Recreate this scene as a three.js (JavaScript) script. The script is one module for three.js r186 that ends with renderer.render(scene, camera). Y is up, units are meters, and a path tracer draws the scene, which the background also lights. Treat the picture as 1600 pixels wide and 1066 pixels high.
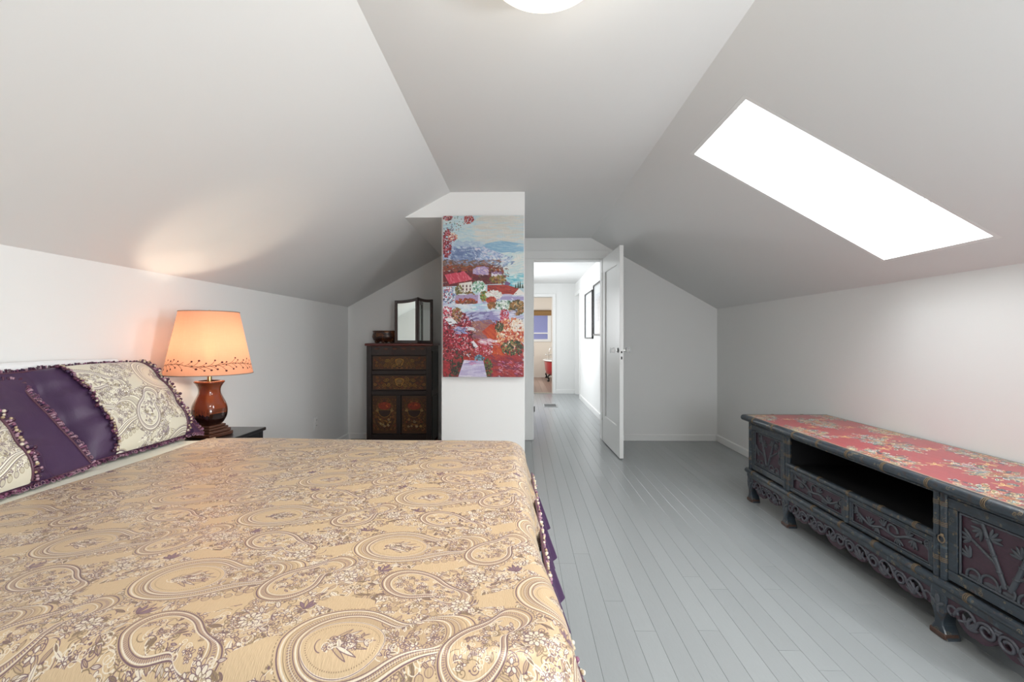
import * as THREE from 'three';
import { RoundedBoxGeometry } from 'three/addons/geometries/RoundedBoxGeometry.js';
import { mergeGeometries, toCreasedNormals } from 'three/addons/utils/BufferGeometryUtils.js';
import { RectAreaLightUniformsLib } from 'three/addons/lights/RectAreaLightUniformsLib.js';

// ---------------------------------------------------------------- camera, sky, daylight, exposure
const scene = new THREE.Scene();
const renderer = new THREE.WebGLRenderer({ antialias: true });
renderer.toneMapping = THREE.LinearToneMapping;
renderer.toneMappingExposure = 1.45;
renderer.shadowMap.enabled = true;
RectAreaLightUniformsLib.init();
const camera = new THREE.PerspectiveCamera(2 * Math.atan(533 / 720) * 180 / Math.PI, 1600 / 1066, 0.02, 100);
camera.position.set(0, 1.08, 0);
camera.rotation.y = Math.atan(15 / 720);
camera.setViewOffset(1600, 1066, 0, 4, 1600, 1066);
scene.background = new THREE.Color().setRGB(1.75, 1.85, 1.95);          // even bright overcast sky
function daylight(name, w, h, pos, dir, intensity, color = [0.955, 0.985, 1.01]) {   // sky light entering through a glazed opening
  const l = new THREE.RectAreaLight(new THREE.Color().setRGB(...color), intensity, w, h);
  l.name = name; l.position.set(...pos); l.lookAt(pos[0] + dir[0], pos[1] + dir[1], pos[2] + dir[2]);
  scene.add(l); return l;
}
const SLN = [0.4956, 0.8686];                                           // outward normal of the roof slope with the skylight
daylight('skylight_daylight', 0.52, 1.08, [1.397 + SLN[0] * 0.335, 1.767 + SLN[1] * 0.335, -2.162], [-SLN[0], -SLN[1], 0], 9);
daylight('side_window_daylight', 0.34, 0.42, [2.10, 1.02, -0.05], [-1, 0, 0], 72);
daylight('gable_window_daylight', 0.92, 0.82, [1.2, 1.1, 1.33], [0, 0, -1], 9);
daylight('hall_window_daylight', 0.9, 0.9, [-0.58, 1.35, -7.2], [1, 0, 0], 10);
daylight('bathroom_window_daylight', 0.9, 0.8, [-0.73, 1.4, -11.2], [1, 0, 0], 11);

// ---------------------------------------------------------------- helpers
let seed = 7;
const rnd = () => { seed = (seed * 1664525 + 1013904223) >>> 0; return seed / 4294967296; };
const rr = (a, b) => a + (b - a) * rnd();
const pick = (a) => a[Math.floor(rnd() * a.length) % a.length];
const used = new Map();
function numbered(n) { const k = used.get(n) ?? 0; used.set(n, k + 1); return k ? n + '_' + String(k).padStart(3, '0') : n; }
function M(name, geo, mat, parent) { const m = new THREE.Mesh(geo, mat); m.name = name; (parent ?? scene).add(m); return m; }
function tag(o, label, category, group, kind) { Object.assign(o.userData, { label, category }); if (group) o.userData.group = group; if (kind) o.userData.kind = kind; return o; }
function T(name, label, category, pos = [0, 0, 0], turn = 0, group) {
  const g = new THREE.Group(); g.name = numbered(name); g.position.set(...pos); g.rotation.y = turn; scene.add(g); return tag(g, label, category, group);
}
function S(name, label, category) { const g = new THREE.Group(); g.name = name; scene.add(g); return tag(g, label, category, null, 'structure'); }
const plainGeo = (g) => { const n = g.index ? g.toNonIndexed() : g; for (const k of Object.keys(n.attributes)) if (!['position', 'normal', 'uv', 'color'].includes(k)) n.deleteAttribute(k); return n; };
const merge = (list) => mergeGeometries(list.map(plainGeo));
const at = (g, x, y, z) => g.translate(x, y, z);
// box given by its extents; edges are rounded by r
function B(x0, x1, y0, y1, z0, z1, r = 0.003) {
  const w = x1 - x0, h = y1 - y0, d = z1 - z0, q = Math.min(r, w / 2.2, h / 2.2, d / 2.2);
  const g = q > 0 ? new RoundedBoxGeometry(w, h, d, 1, q) : new THREE.BoxGeometry(w, h, d);
  return g.translate((x0 + x1) / 2, (y0 + y1) / 2, (z0 + z1) / 2);
}
function rod(a, b, r, r2 = r, seg = 10) {
  const p = new THREE.Vector3(...a), q = new THREE.Vector3(...b), v = q.clone().sub(p), g = new THREE.CylinderGeometry(r2, r, v.length(), seg);
  g.applyQuaternion(new THREE.Quaternion().setFromUnitVectors(new THREE.Vector3(0, 1, 0), v.clone().normalize()));
  return g.translate((p.x + q.x) / 2, (p.y + q.y) / 2, (p.z + q.z) / 2);
}
function tube(pts, r, seg = 24, rad = 6, closed = false) { return new THREE.TubeGeometry(new THREE.CatmullRomCurve3(pts.map((p) => new THREE.Vector3(...p)), closed), seg, r, rad, closed); }
function ball(x, y, z, rx, ry = rx, rz = rx, w = 12, h = 8) { return new THREE.SphereGeometry(1, w, h).scale(rx, ry, rz).translate(x, y, z); }
function poly(pts, holes = []) {
  const s = new THREE.Shape(pts.map((p) => new THREE.Vector2(...p)));
  for (const h of holes) s.holes.push(new THREE.Path(h.map((p) => new THREE.Vector2(...p))));
  return s;
}
const rect = (x0, x1, y0, y1) => [[x0, y0], [x1, y0], [x1, y1], [x0, y1]];
// outline of a wall with door openings cut up from the floor, each [x0, x1, top]
const notched = (pts, doors) => [pts[0], ...doors.flatMap(([x0, x1, y]) => [[x0, 0], [x0, y], [x1, y], [x1, 0]]), ...pts.slice(1)];
function slab(shape, t) { return new THREE.ExtrudeGeometry(shape, { depth: t, bevelEnabled: false, curveSegments: 10 }); }
// uv in metres from the face's main direction
function metric(g) {
  const n = plainGeo(g), p = n.attributes.position, uv = new Float32Array(p.count * 2), a = new THREE.Vector3(), b = new THREE.Vector3(), c = new THREE.Vector3();
  for (let i = 0; i < p.count; i += 3) {
    a.fromBufferAttribute(p, i); b.fromBufferAttribute(p, i + 1).sub(a); c.fromBufferAttribute(p, i + 2).sub(a); b.cross(c);
    const x = Math.abs(b.x), y = Math.abs(b.y), z = Math.abs(b.z);
    for (let k = 0; k < 3; k++) {
      const X = p.getX(i + k), Y = p.getY(i + k), Z = p.getZ(i + k);
      const q = x >= y && x >= z ? [Z, Y] : y >= z ? [X, Z] : [X, Y];
      uv[(i + k) * 2] = q[0]; uv[(i + k) * 2 + 1] = q[1];
    }
  }
  n.setAttribute('uv', new THREE.BufferAttribute(uv, 2)); return n;
}
function canvas(w, h, draw) { const c = document.createElement('canvas'); c.width = w; c.height = h; draw(c.getContext('2d'), w, h); return c; }
function ctex(c, sizeX = 1, sizeY = sizeX, wrap = true) {
  const t = new THREE.CanvasTexture(c); t.colorSpace = THREE.SRGBColorSpace; t.wrapS = t.wrapT = wrap ? THREE.RepeatWrapping : THREE.ClampToEdgeWrapping; t.repeat.set(1 / sizeX, 1 / sizeY); return t;
}
function noiseTex(n, cells, amp, sizeM, sx = 1, sy = 1, lo = 0, hi = 255) {                 // tileable value noise, one octave per entry of cells
  const f = new Float32Array(n * n);
  cells.forEach((c, o) => {
    const cx = Math.max(1, Math.round(c * sx)), cy = Math.max(1, Math.round(c * sy)), v = Array.from({ length: cx * cy }, rnd);
    for (let y = 0; y < n; y++) for (let x = 0; x < n; x++) {
      const u = x / n * cx, w = y / n * cy, i = Math.floor(u), j = Math.floor(w); let a = u - i, b = w - j; a = a * a * (3 - 2 * a); b = b * b * (3 - 2 * b);
      const g = (p, q) => v[((q % cy) * cx) + (p % cx)];
      f[y * n + x] += amp[o] * ((g(i, j) * (1 - a) + g(i + 1, j) * a) * (1 - b) + (g(i, j + 1) * (1 - a) + g(i + 1, j + 1) * a) * b);
    }
  });
  const tot = amp.reduce((p, q) => p + q, 0), d = new Uint8Array(n * n * 4);
  for (let i = 0; i < n * n; i++) { const q = lo + (hi - lo) * f[i] / tot; d.set([q, q, q, 255], i * 4); }
  const t = new THREE.DataTexture(d, n, n); t.magFilter = THREE.LinearFilter; t.wrapS = t.wrapT = THREE.RepeatWrapping; t.repeat.set(1 / sizeM, 1 / sizeM); t.needsUpdate = true; return t;
}
const mat = (o) => { const m = new THREE.MeshPhysicalMaterial(o); return m; };
const lin = (r, g, b) => new THREE.Color().setRGB(r, g, b);

// ---------------------------------------------------------------- plain materials
const orangePeel = noiseTex(512, [64, 128, 20], [0.5, 0.3, 0.4], 0.5);
const paint = mat({ color: lin(0.80, 0.80, 0.785), roughness: 0.62 });
const ceilPaint = mat({ color: lin(0.775, 0.775, 0.765), roughness: 0.7 });
const trimPaint = mat({ color: lin(0.83, 0.83, 0.815), roughness: 0.32 });
const doorPaint = mat({ color: lin(0.83, 0.83, 0.815), roughness: 0.3 });
const chrome = mat({ color: lin(0.75, 0.74, 0.72), roughness: 0.18, metalness: 1 });
const darkMetal = mat({ color: lin(0.03, 0.027, 0.024), roughness: 0.35, metalness: 0.6 });
const glassMat = mat({ color: 0xffffff, transmission: 1, roughness: 0.02, thickness: 0, ior: 1.45 });
const plankBump = noiseTex(512, [24, 90, 200], [0.6, 0.3, 0.3], 0.6, 4, 1);
const plankTone = [[0.302, 0.320, 0.325], [0.309, 0.328, 0.333], [0.295, 0.313, 0.318]].map((c) => mat({ color: lin(...c), roughness: 0.21, bumpMap: plankBump, bumpScale: 0.0004 }));
const subfloorMat = mat({ color: lin(0.26, 0.275, 0.277), roughness: 0.9 });

// ---------------------------------------------------------------- the room shell
const XL = -1.86, XR = 2.06, ZB = -4.9, ZF = 1.3, YC = 2.146, CL = -0.52, CR = 0.735, KL = 1.416, KR = 1.39, TH = 0.12;
const HX0 = -0.62, HX1 = 1.05, HZ = -9.04, HY = 2.155;                 // the hall behind the door
const BX0 = -0.78, BX1 = 1.5, BZ = -12.96;                             // the bathroom beyond it
{
  const floor = S('floor', 'grey painted narrow plank floor running from bedroom to hall', 'floor');
  M('subfloor', B(XL - TH, XR + TH, -0.12, -0.022, HZ, ZF + TH, 0), subfloorMat, floor);
  const W = 0.0785, gap = 0.0005, cache = new Map();
  const plankGeo = (len) => {
    const k = len.toFixed(2); if (cache.has(k)) return cache.get(k);
    const h = (W - gap) / 2, c = 0.0008, s = poly([[-h, -0.022], [h, -0.022], [h, -c], [h - c, 0], [-h + c, 0], [-h, -c]]);
    const g = metric(slab(s, len)); cache.set(k, g); return g;
  };
  const strip = (x, z0, z1) => {
    let z = z1;                                                         // nearest end first
    while (z > z0 + 0.02) {
      let len = Math.round(rr(22, 36)) / 10; if (z - len < z0 + 0.7) len = Math.round((z - z0) * 100) / 100;
      const m = M('plank', plankGeo(len - 0.0012), pick(plankTone), floor); m.position.set(x, 0, z - len + 0.0006); z -= len;
    }
  };
  const n = Math.ceil((XR - XL) / W);
  for (let i = 0; i < n; i++) { const x = XL + W * (i + 0.5), inHall = x > HX0 + W / 2 && x < HX1 - W / 2 && x > 0.08 && x < 0.90; strip(x, inHall ? HZ + 0.001 : ZB - 0.0, ZF - rr(0, 0.02)); if (!inHall && x > HX0 - W / 2 && x < HX1 + W / 2) strip(x, HZ + 0.001, ZB - TH); }
}
{
  const c = S('ceiling', 'matte grey white attic ceiling of one flat and two sloped planes', 'ceiling');
  M('ceiling_panel', metric(B(CL - 0.1, CR + 0.1, YC, YC + 0.16, ZB - TH, ZF + TH, 0)), ceilPaint, c);
  const mk = (s, t, X, Y, o) => { const g = metric(slab(s, t)), Xv = new THREE.Vector3(...X), Yv = new THREE.Vector3(...Y), Z = Xv.clone().cross(Yv); return g.applyMatrix4(new THREE.Matrix4().makeBasis(Xv, Yv, Z).setPosition(...o)); };
  const ll = Math.hypot(CL - XL, YC - KL), lx = (CL - XL) / ll, ly = (YC - KL) / ll;
  M('ceiling_panel', mk(poly(rect(0, ll + 0.16, ZB - TH, ZF + TH)), 0.16, [-lx, -ly, 0], [0, 0, 1], [CL, YC, 0]), ceilPaint, c);
  const rl = Math.hypot(XR - CR, YC - KR), rx = (XR - CR) / rl, ry = (YC - KR) / rl;
  M('ceiling_panel', mk(poly(rect(0, rl + 0.16, -ZF - TH, -ZB + TH), [rect(0.178, 1.346, 1.864, 2.46)]), 0.16, [rx, -ry, 0], [0, 0, -1], [CR, YC, 0]), ceilPaint, c);
  // the skylight: plastered shaft, frame, sash, pane
  const w = S('window_1', 'white shafted roof skylight set in the sloped ceiling', 'skylight');
  const put = (g) => g.applyMatrix4(new THREE.Matrix4().makeBasis(new THREE.Vector3(rx, -ry, 0), new THREE.Vector3(0, 0, -1), new THREE.Vector3(ry, rx, 0)).setPosition(CR, YC, 0));
  const p0 = 0.198, p1 = 1.326, q0 = 1.884, q1 = 2.44, D = 0.31;
  for (const [a, b, e, f] of [[p0 - 0.0195, p0, q0 - 0.0195, q1 + 0.0195], [p1, p1 + 0.0195, q0 - 0.0195, q1 + 0.0195], [p0, p1, q0 - 0.0195, q0], [p0, p1, q1, q1 + 0.0195]]) M('shaft_lining', put(metric(B(a, b, e, f, 0.0, D + 0.1, 0))), trimPaint, w);
  const ring = (i, z0, z1, t) => merge([B(p0 + i, p1 - i, q0 + i, q0 + i + t, z0, z1, 0.003), B(p0 + i, p1 - i, q1 - i - t, q1 - i, z0, z1, 0.003), B(p0 + i, p0 + i + t, q0 + i + t, q1 - i - t, z0, z1, 0.003), B(p1 - i - t, p1 - i, q0 + i + t, q1 - i - t, z0, z1, 0.003)]);
  M('window_frame', put(ring(0, D, D + 0.06, 0.022)), trimPaint, w);
  M('sash', put(ring(0.022, D + 0.025, D + 0.06, 0.03)), trimPaint, w);
  M('pane', put(B(p0 + 0.03, p1 - 0.03, q0 + 0.03, q1 - 0.03, D + 0.05, D + 0.054, 0)), glassMat, w);
  // crank arm and bracket at the foot of the shaft
  M('crank_arm', put(merge([rod([p1 - 0.03, q1 - 0.06, D - 0.01], [p1 - 0.1, q1 - 0.26, D - 0.015], 0.006), rod([p1 - 0.012, q1 - 0.3, D - 0.06], [p1 - 0.012, q1 - 0.44, D - 0.01], 0.006), ball(p1 - 0.03, q1 - 0.3, D - 0.06, 0.012), ball(p1 - 0.02, q1 - 0.08, D - 0.012, 0.01)])), mat({ color: lin(0.62, 0.62, 0.6), roughness: 0.4 }), w);
}
const gable = (z) => [[XL - TH, 0], [XR + TH, 0], [XR + TH, KR - 0.02], [XR, KR + 0.03], [CR, YC + 0.05], [CL, YC + 0.05], [XL, KL + 0.03], [XL - TH, KL - 0.02]];
M('wall_left', metric(B(XL - TH, XL, 0, KL + 0.06, ZB, ZF, 0)), paint).userData = { kind: 'structure', label: 'white knee wall behind the bed head', category: 'wall' };
{ // the right knee wall holds a small window beside the camera
  const s = poly(rect(-ZF, -ZB, 0, KR + 0.06), [rect(-0.15, 0.25, 0.78, 1.26)]);
  const g = metric(slab(s, TH)).applyMatrix4(new THREE.Matrix4().makeBasis(new THREE.Vector3(0, 0, -1), new THREE.Vector3(0, 1, 0), new THREE.Vector3(1, 0, 0)).setPosition(XR, 0, 0));
  M('wall_right', g, paint).userData = { kind: 'structure', label: 'white knee wall behind the carved media cabinet', category: 'wall' };
}
const backWall = slab(poly(notched(gable(), [[0.116, 0.864, 1.923]])), TH).translate(0, 0, ZB - TH);
M('wall_back', metric(backWall), paint).userData = { kind: 'structure', label: 'white gabled end wall with the hall doorway', category: 'wall' };
M('wall_front', metric(slab(poly(gable(), [rect(0.72, 1.68, 0.67, 1.53)]), TH).translate(0, 0, ZF)), paint).userData = { kind: 'structure', label: 'white gabled end wall opposite the hall doorway', category: 'wall' };
M('wall_projection', metric(slab(poly([[-0.583, 0], [0.023, 0], [0.023, YC + 0.02], [-0.54, YC + 0.02], [-0.875, 1.963], [-0.583, 1.963]]), -3.35 - ZB).translate(0, 0, ZB)), paint).userData = { kind: 'structure', label: 'white boxed chimney projection with header over the alcove', category: 'wall' };

// a framed window in an opening of a wall: frame, one cross of bars, panes
function windowIn(n, label, axis, plane, u0, u1, y0, y1, facing) {
  const w = S('window_' + n, label, 'window');
  const bx = (a, b, c, d, e, f) => axis === 'x' ? B(e, f, c, d, a, b, 0.003) : B(a, b, c, d, e, f, 0.003);
  const p = plane, t = 0.04;
  M('window_frame', merge([bx(u0, u1, y0, y0 + t, p - 0.025, p + 0.025), bx(u0, u1, y1 - t, y1, p - 0.025, p + 0.025), bx(u0, u0 + t, y0 + t, y1 - t, p - 0.025, p + 0.025), bx(u1 - t, u1, y0 + t, y1 - t, p - 0.025, p + 0.025)]), trimPaint, w);
  const um = (u0 + u1) / 2;
  M('pane', bx(u0 + t, um, y0 + t, y1 - t, p + 0.002 * facing, p + 0.006 * facing), glassMat, w);
  M('pane', bx(um, u1 - t, y0 + t, y1 - t, p + 0.002 * facing, p + 0.006 * facing), glassMat, w);
  M('window_sill', bx(u0 - 0.03, u1 + 0.03, y0 - 0.025, y0, p - 0.06 * facing - 0.03, p + 0.03), trimPaint, w);
  return w;
}
windowIn(2, 'small white casement in the knee wall beside the bed', 'x', XR + 0.085, -0.25, 0.15, 0.78, 1.26, 1);

windowIn(6, 'white casement in the gable opposite the hall doorway', 'z', ZF + 0.085, 0.72, 1.68, 0.67, 1.53, 1);

// baseboards with an eased top edge
function baseboard(name, label, runs) {
  const b = S(name, label, 'baseboard');
  for (const [x0, z0, x1, z1, nx, nz, h = 0.068] of runs) {
    const prof = poly([[0, 0.001], [0.014, 0.001], [0.014, h - 0.008], [0.008, h], [0, h]]), len = Math.hypot(x1 - x0, z1 - z0);
    const dir = new THREE.Vector3((x1 - x0) / len, 0, (z1 - z0) / len), n = new THREE.Vector3(nx, 0, nz), up = new THREE.Vector3(0, 1, 0), g = plainGeo(slab(prof, len));
    const mtx = new THREE.Matrix4().makeBasis(n, up, dir).setPosition(x0, 0, z0);
    if (n.clone().cross(up).dot(dir) < 0) mtx.makeBasis(n, up, dir.clone().negate()).setPosition(x1, 0, z1);
    M('board', g.applyMatrix4(mtx), trimPaint, b);
  }
}
baseboard('baseboard_left', 'low white baseboard along the wall behind the bed', [[XL, ZF, XL, ZB, 1, 0]]);
baseboard('baseboard_right', 'low white baseboard along the wall behind the cabinet', [[XR, ZF, XR, ZB, -1, 0]]);
baseboard('baseboard_back', 'low white baseboard along the doorway wall', [[0.915, ZB, XR, ZB, 0, 1], [XL, ZB, -0.583, ZB, 0, 1]]);
baseboard('baseboard_front', 'low white baseboard along the opposite gable', [[XL, ZF, XR, ZF, 0, -1]]);

// door casing, jamb and the door itself
{
  const t = S('trim_1', 'flat white casing around the bedroom doorway', 'door casing');
  M('casing', B(0.03, 0.116, 0.001, 1.923, ZB, ZB + 0.016, 0.003), trimPaint, t);
  M('casing', B(0.866, 0.92, 0.001, 1.923, ZB, ZB + 0.016, 0.003), trimPaint, t);
  M('casing', B(0.024, 0.92, 1.923, 2.012, ZB, ZB + 0.018, 0.003), trimPaint, t);
  M('jamb', B(0.1155, 0.13, 0.001, 1.923, ZB - TH, ZB, 0.002), trimPaint, t);
  M('jamb', B(0.851, 0.8645, 0.001, 1.923, ZB - TH, ZB, 0.002), trimPaint, t);
  M('jamb', B(0.13, 0.851, 1.909, 1.9235, ZB - TH, ZB, 0.002), trimPaint, t);
  M('strike_plate', B(0.1295, 0.1315, 0.89, 1.0, ZB - 0.03, ZB - 0.004, 0), darkMetal, t);
  M('door_stop', merge([B(0.1305, 0.1405, 0.3, 0.36, ZB - 0.02, ZB + 0.004, 0.002)]), darkMetal, t);
}
{
  const d = S('door_1', 'white single panel door standing open with glass knobs', 'door');
  const W = 0.72, H = 1.905, t = 0.036;                                 // local x from hinge to free edge, z thickness
  const panelHole = rect(0.105, W - 0.11, 0.27, H - 0.15);
  const slabG = new THREE.ExtrudeGeometry(poly(rect(0, W, 0, H), [panelHole]), { depth: t - 0.004, bevelEnabled: true, bevelSize: 0.002, bevelThickness: 0.002, bevelSegments: 1, bevelOffset: -0.002 });
  M('door_frame', slabG.translate(0, 0, 0.002 - t / 2), doorPaint, d);
  M('door_panel', B(0.1, W - 0.105, 0.265, H - 0.145, -0.006, 0.006, 0), doorPaint, d);
  const mold = []; const [a, b, c, e] = [0.105, W - 0.11, 0.27, H - 0.15];
  for (const s of [-1, 1]) { const z = s * 0.011; mold.push(rod([a, c, z], [b, c, z], 0.006), rod([a, e, z], [b, e, z], 0.006), rod([a, c, z], [a, e, z], 0.006), rod([b, c, z], [b, e, z], 0.006)); }
  M('panel_molding', merge(mold), doorPaint, d);
  const crystal = mat({ color: 0xffffff, roughness: 0.05, transmission: 0.6, thickness: 0, ior: 1.5 });
  for (const s of [-1, 1]) {
    const k = M('doorknob', rod([W - 0.055, 0.965, s * t / 2], [W - 0.055, 0.965, s * (t / 2 + 0.035)], 0.008), chrome, d);
    const fac = new THREE.CylinderGeometry(0.02, 0.026, 0.022, 8, 1).rotateX(s * Math.PI / 2).translate(W - 0.055, 0.965, s * (t / 2 + 0.046));
    M('crystal_grip', merge([fac, new THREE.CylinderGeometry(0.026, 0.018, 0.012, 8, 1).rotateX(s * Math.PI / 2).translate(W - 0.055, 0.965, s * (t / 2 + 0.063))]), crystal, k);
    M('rose', rod([W - 0.055, 0.965, s * t / 2], [W - 0.055, 0.965, s * (t / 2 + 0.006)], 0.024, 0.021, 16), darkMetal, k);
  }
  M('latch_plate', merge([B(W - 0.0005, W + 0.001, 0.94, 0.958, -0.007, 0.007, 0), B(W - 0.0005, W + 0.001, 0.885, 0.91, -0.006, 0.006, 0)]), darkMetal, d);
  for (const y of [0.22, 1.68]) M('hinge', rod([-0.004, y, 0.02], [-0.004, y + 0.08, 0.02], 0.006), chrome, d);
  d.position.set(0.868, 0.008, ZB + 0.048); d.rotation.y = -Math.atan2(0.999, 0.034);   // opened into the room
}

// ---------------------------------------------------------------- hall
{
  const inX = (s, x, t) => metric(slab(s, t)).applyMatrix4(new THREE.Matrix4().makeBasis(new THREE.Vector3(0, 0, -1), new THREE.Vector3(0, 1, 0), new THREE.Vector3(1, 0, 0)).setPosition(x, 0, 0));
  const st = (n, g, l, m = paint) => { M(n, g, m).userData = { kind: 'structure', label: l, category: 'wall' }; };
  st('wall_hall_west', inX(poly(rect(-ZB + TH, -HZ + 0.1, 0, HY + 0.04), [rect(6.7, 7.7, 0.85, 1.85)]), HX0 - 0.1, 0.1), 'white hall wall with a window facing the picture wall');
  st('wall_hall_east', inX(poly(notched(rect(-ZB + TH, -HZ + 0.1, 0, HY + 0.04), [[8.32, 8.93, 1.9]])), HX1, 0.1), 'white hall wall carrying two framed pictures');
  st('wall_hall_end', metric(slab(poly(notched(rect(HX0, HX1, 0, HY + 0.04), [[-0.15, 0.61, 1.896]])), 0.1).translate(0, 0, HZ - 0.1)), 'white hall end wall with the bathroom doorway');
  M('ceiling_hall', metric(B(HX0 - 0.1, HX1 + 0.1, HY, HY + 0.1, HZ - 0.1, ZB - TH, 0)), ceilPaint).userData = { kind: 'structure', label: 'flat white hall ceiling', category: 'ceiling' };
  windowIn(3, 'white hall window opposite the framed pictures', 'x', HX0 - 0.06, -7.7, -6.7, 0.85, 1.85, -1);
  baseboard('baseboard_hall', 'white baseboard along the hall walls', [[HX1, ZB - TH, HX1, -8.26, -1, 0, 0.08], [0.67, HZ, HX1, HZ, 0, 1, 0.08]]);
  const t = S('trim_2', 'white casing around the bathroom doorway', 'door casing');
  M('casing', B(0.61, 0.67, 0.001, 1.896, HZ, HZ + 0.016), trimPaint, t);
  M('casing', B(-0.21, 0.67, 1.896, 1.956, HZ, HZ + 0.016), trimPaint, t);
  M('casing', B(-0.21, -0.15, 0.001, 1.896, HZ, HZ + 0.016), trimPaint, t);
  M('jamb', B(0.598, 0.6105, 0.001, 1.896, HZ - 0.1, HZ + 0.002), mat({ color: lin(0.8, 0.74, 0.68), roughness: 0.4 }), t);
  M('threshold', B(-0.15, 0.61, 0.001, 0.014, HZ - 0.1, HZ), mat({ color: lin(0.42, 0.36, 0.3), roughness: 0.5 }), t);
  const t3 = S('trim_3', 'white casing around the closet doorway in the hall', 'door casing');
  M('casing', B(HX1 - 0.014, HX1, 0.001, 1.96, -8.32, -8.26), trimPaint, t3);
  M('casing', B(HX1 - 0.014, HX1, 0.001, 1.96, -8.99, -8.93), trimPaint, t3);
  M('casing', B(HX1 - 0.014, HX1, 1.9, 1.96, -8.93, -8.32), trimPaint, t3);
  const d2 = S('door_2', 'closed white closet door recessed in the hall wall', 'door');
  M('door_panel', B(HX1 + 0.06, HX1 + 0.09, 0.006, 1.9, -8.93, -8.32), doorPaint, d2);
  M('doorknob', ball(HX1 + 0.04, 0.95, -8.4, 0.022), chrome, d2);
}
{ // bathroom shell
  const cream = mat({ color: lin(0.80, 0.73, 0.64), roughness: 0.6 });
  const st = (n, g, l, m = cream) => { M(n, metric(g), m).userData = { kind: 'structure', label: l, category: 'wall' }; };
  const inX = (s, x, t) => slab(s, t).applyMatrix4(new THREE.Matrix4().makeBasis(new THREE.Vector3(0, 0, -1), new THREE.Vector3(0, 1, 0), new THREE.Vector3(1, 0, 0)).setPosition(x, 0, 0));
  st('wall_bathroom_end', slab(poly(rect(BX0, BX1, 0, 2.26), [rect(0.16, 0.76, 1.05, 1.78)]), 0.1).translate(0, 0, BZ - 0.1), 'cream bathroom wall below and around the small window');
  st('wall_bathroom_west', inX(poly(rect(-HZ + 0.1, -BZ + 0.1, 0, 2.26), [rect(10.7, 11.7, 0.95, 1.85)]), BX0 - 0.1, 0.1), 'cream bathroom wall facing the tub');
  st('wall_bathroom_east', B(BX1, BX1 + 0.1, 0, 2.26, BZ - 0.1, HZ - 0.1, 0), 'cream bathroom wall beside the tub');
  st('wall_bathroom_near', merge([B(BX0, -0.15, 0, 2.26, HZ - 0.14, HZ - 0.1, 0), B(0.61, BX1, 0, 2.26, HZ - 0.14, HZ - 0.1, 0), B(-0.15, 0.61, 1.896, 2.26, HZ - 0.14, HZ - 0.1, 0)]), 'cream bathroom wall around the hall doorway');
  M('ceiling_bathroom', B(BX0 - 0.1, BX1 + 0.1, 2.22, 2.32, BZ - 0.1, HZ - 0.1, 0), ceilPaint).userData = { kind: 'structure', label: 'white bathroom ceiling', category: 'ceiling' };
  windowIn(4, 'white side window of the bathroom facing the tub', 'x', BX0 - 0.06, -11.7, -10.7, 0.95, 1.85, -1);
  const f = S('floor_bathroom', 'brown wood plank bathroom floor', 'floor');
  M('subfloor', B(BX0 - 0.1, BX1 + 0.1, -0.12, -0.012, BZ - 0.1, HZ - 0.1, 0), subfloorMat, f);
  const tones = [[0.30, 0.205, 0.16], [0.34, 0.24, 0.19], [0.265, 0.18, 0.14]].map((c) => mat({ color: lin(...c), roughness: 0.4, bumpMap: plankBump, bumpScale: 0.0006 }));
  const W = 0.12, g = B(-W / 2 + 0.001, W / 2 - 0.001, -0.012, 0, -1.9, 1.9, 0.0015); metric(g);
  for (let i = 0; i < 19; i++) { const m = M('plank', g, tones[i % 3], f); m.position.set(BX0 + W * (i + 0.5), 0, (HZ - 0.1 + BZ) / 2); }
  const w = S('window_5', 'white framed bathroom window with lavender frosted glass', 'window');
  M('window_frame', merge([B(0.1, 0.83, 0.99, 1.06, BZ, BZ + 0.03), B(0.1, 0.83, 1.75, 1.82, BZ, BZ + 0.03), B(0.73, 0.83, 1.06, 1.75, BZ, BZ + 0.03), B(0.1, 0.17, 1.06, 1.75, BZ, BZ + 0.03), B(0.17, 0.73, 1.21, 1.245, BZ - 0.03, BZ + 0.02)]), trimPaint, w);
  const frosted = mat({ color: lin(0.36, 0.38, 0.6), roughness: 0.5, transmission: 0.35, thickness: 0, bumpMap: noiseTex(256, [20, 50], [0.6, 0.4], 0.5), bumpScale: 0.004 });
  M('pane', metric(B(0.16, 0.74, 1.245, 1.76, BZ - 0.05, BZ - 0.044, 0)), frosted, w);
  M('pane', metric(B(0.16, 0.74, 1.06, 1.21, BZ - 0.03, BZ - 0.024, 0)), frosted, w);
}

// ---------------------------------------------------------------- printed and woven patterns
const wrapDraw = (g, W, H, x, y, f) => { for (const i of [-1, 0, 1]) for (const j of [-1, 0, 1]) { if (Math.abs(x + i * W - W / 2) > W * 0.95 || Math.abs(y + j * H - H / 2) > H * 0.95) continue; g.save(); g.translate(x + i * W, y + j * H); f(); g.restore(); } };
function paisleyPath(g, s, ox = 0, oy = 0) {
  const p = (x, y) => [ox + x * s, oy + y * s];
  g.beginPath(); g.moveTo(...p(1.95, -0.15));
  g.bezierCurveTo(...p(1.95, -0.72), ...p(1.3, -0.62), ...p(1.0, -0.42)); g.bezierCurveTo(...p(0.7, -0.22), ...p(0.5, -0.62), ...p(0.1, -0.78));
  g.bezierCurveTo(...p(-0.5, -1.0), ...p(-1.3, -0.65), ...p(-1.28, 0.05)); g.bezierCurveTo(...p(-1.2, 0.8), ...p(-0.2, 0.95), ...p(0.5, 0.62));
  g.bezierCurveTo(...p(1.15, 0.3), ...p(1.4, 0.42), ...p(1.62, 0.36)); g.bezierCurveTo(...p(1.85, 0.3), ...p(1.95, 0.1), ...p(1.95, -0.15)); g.closePath();
}
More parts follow.
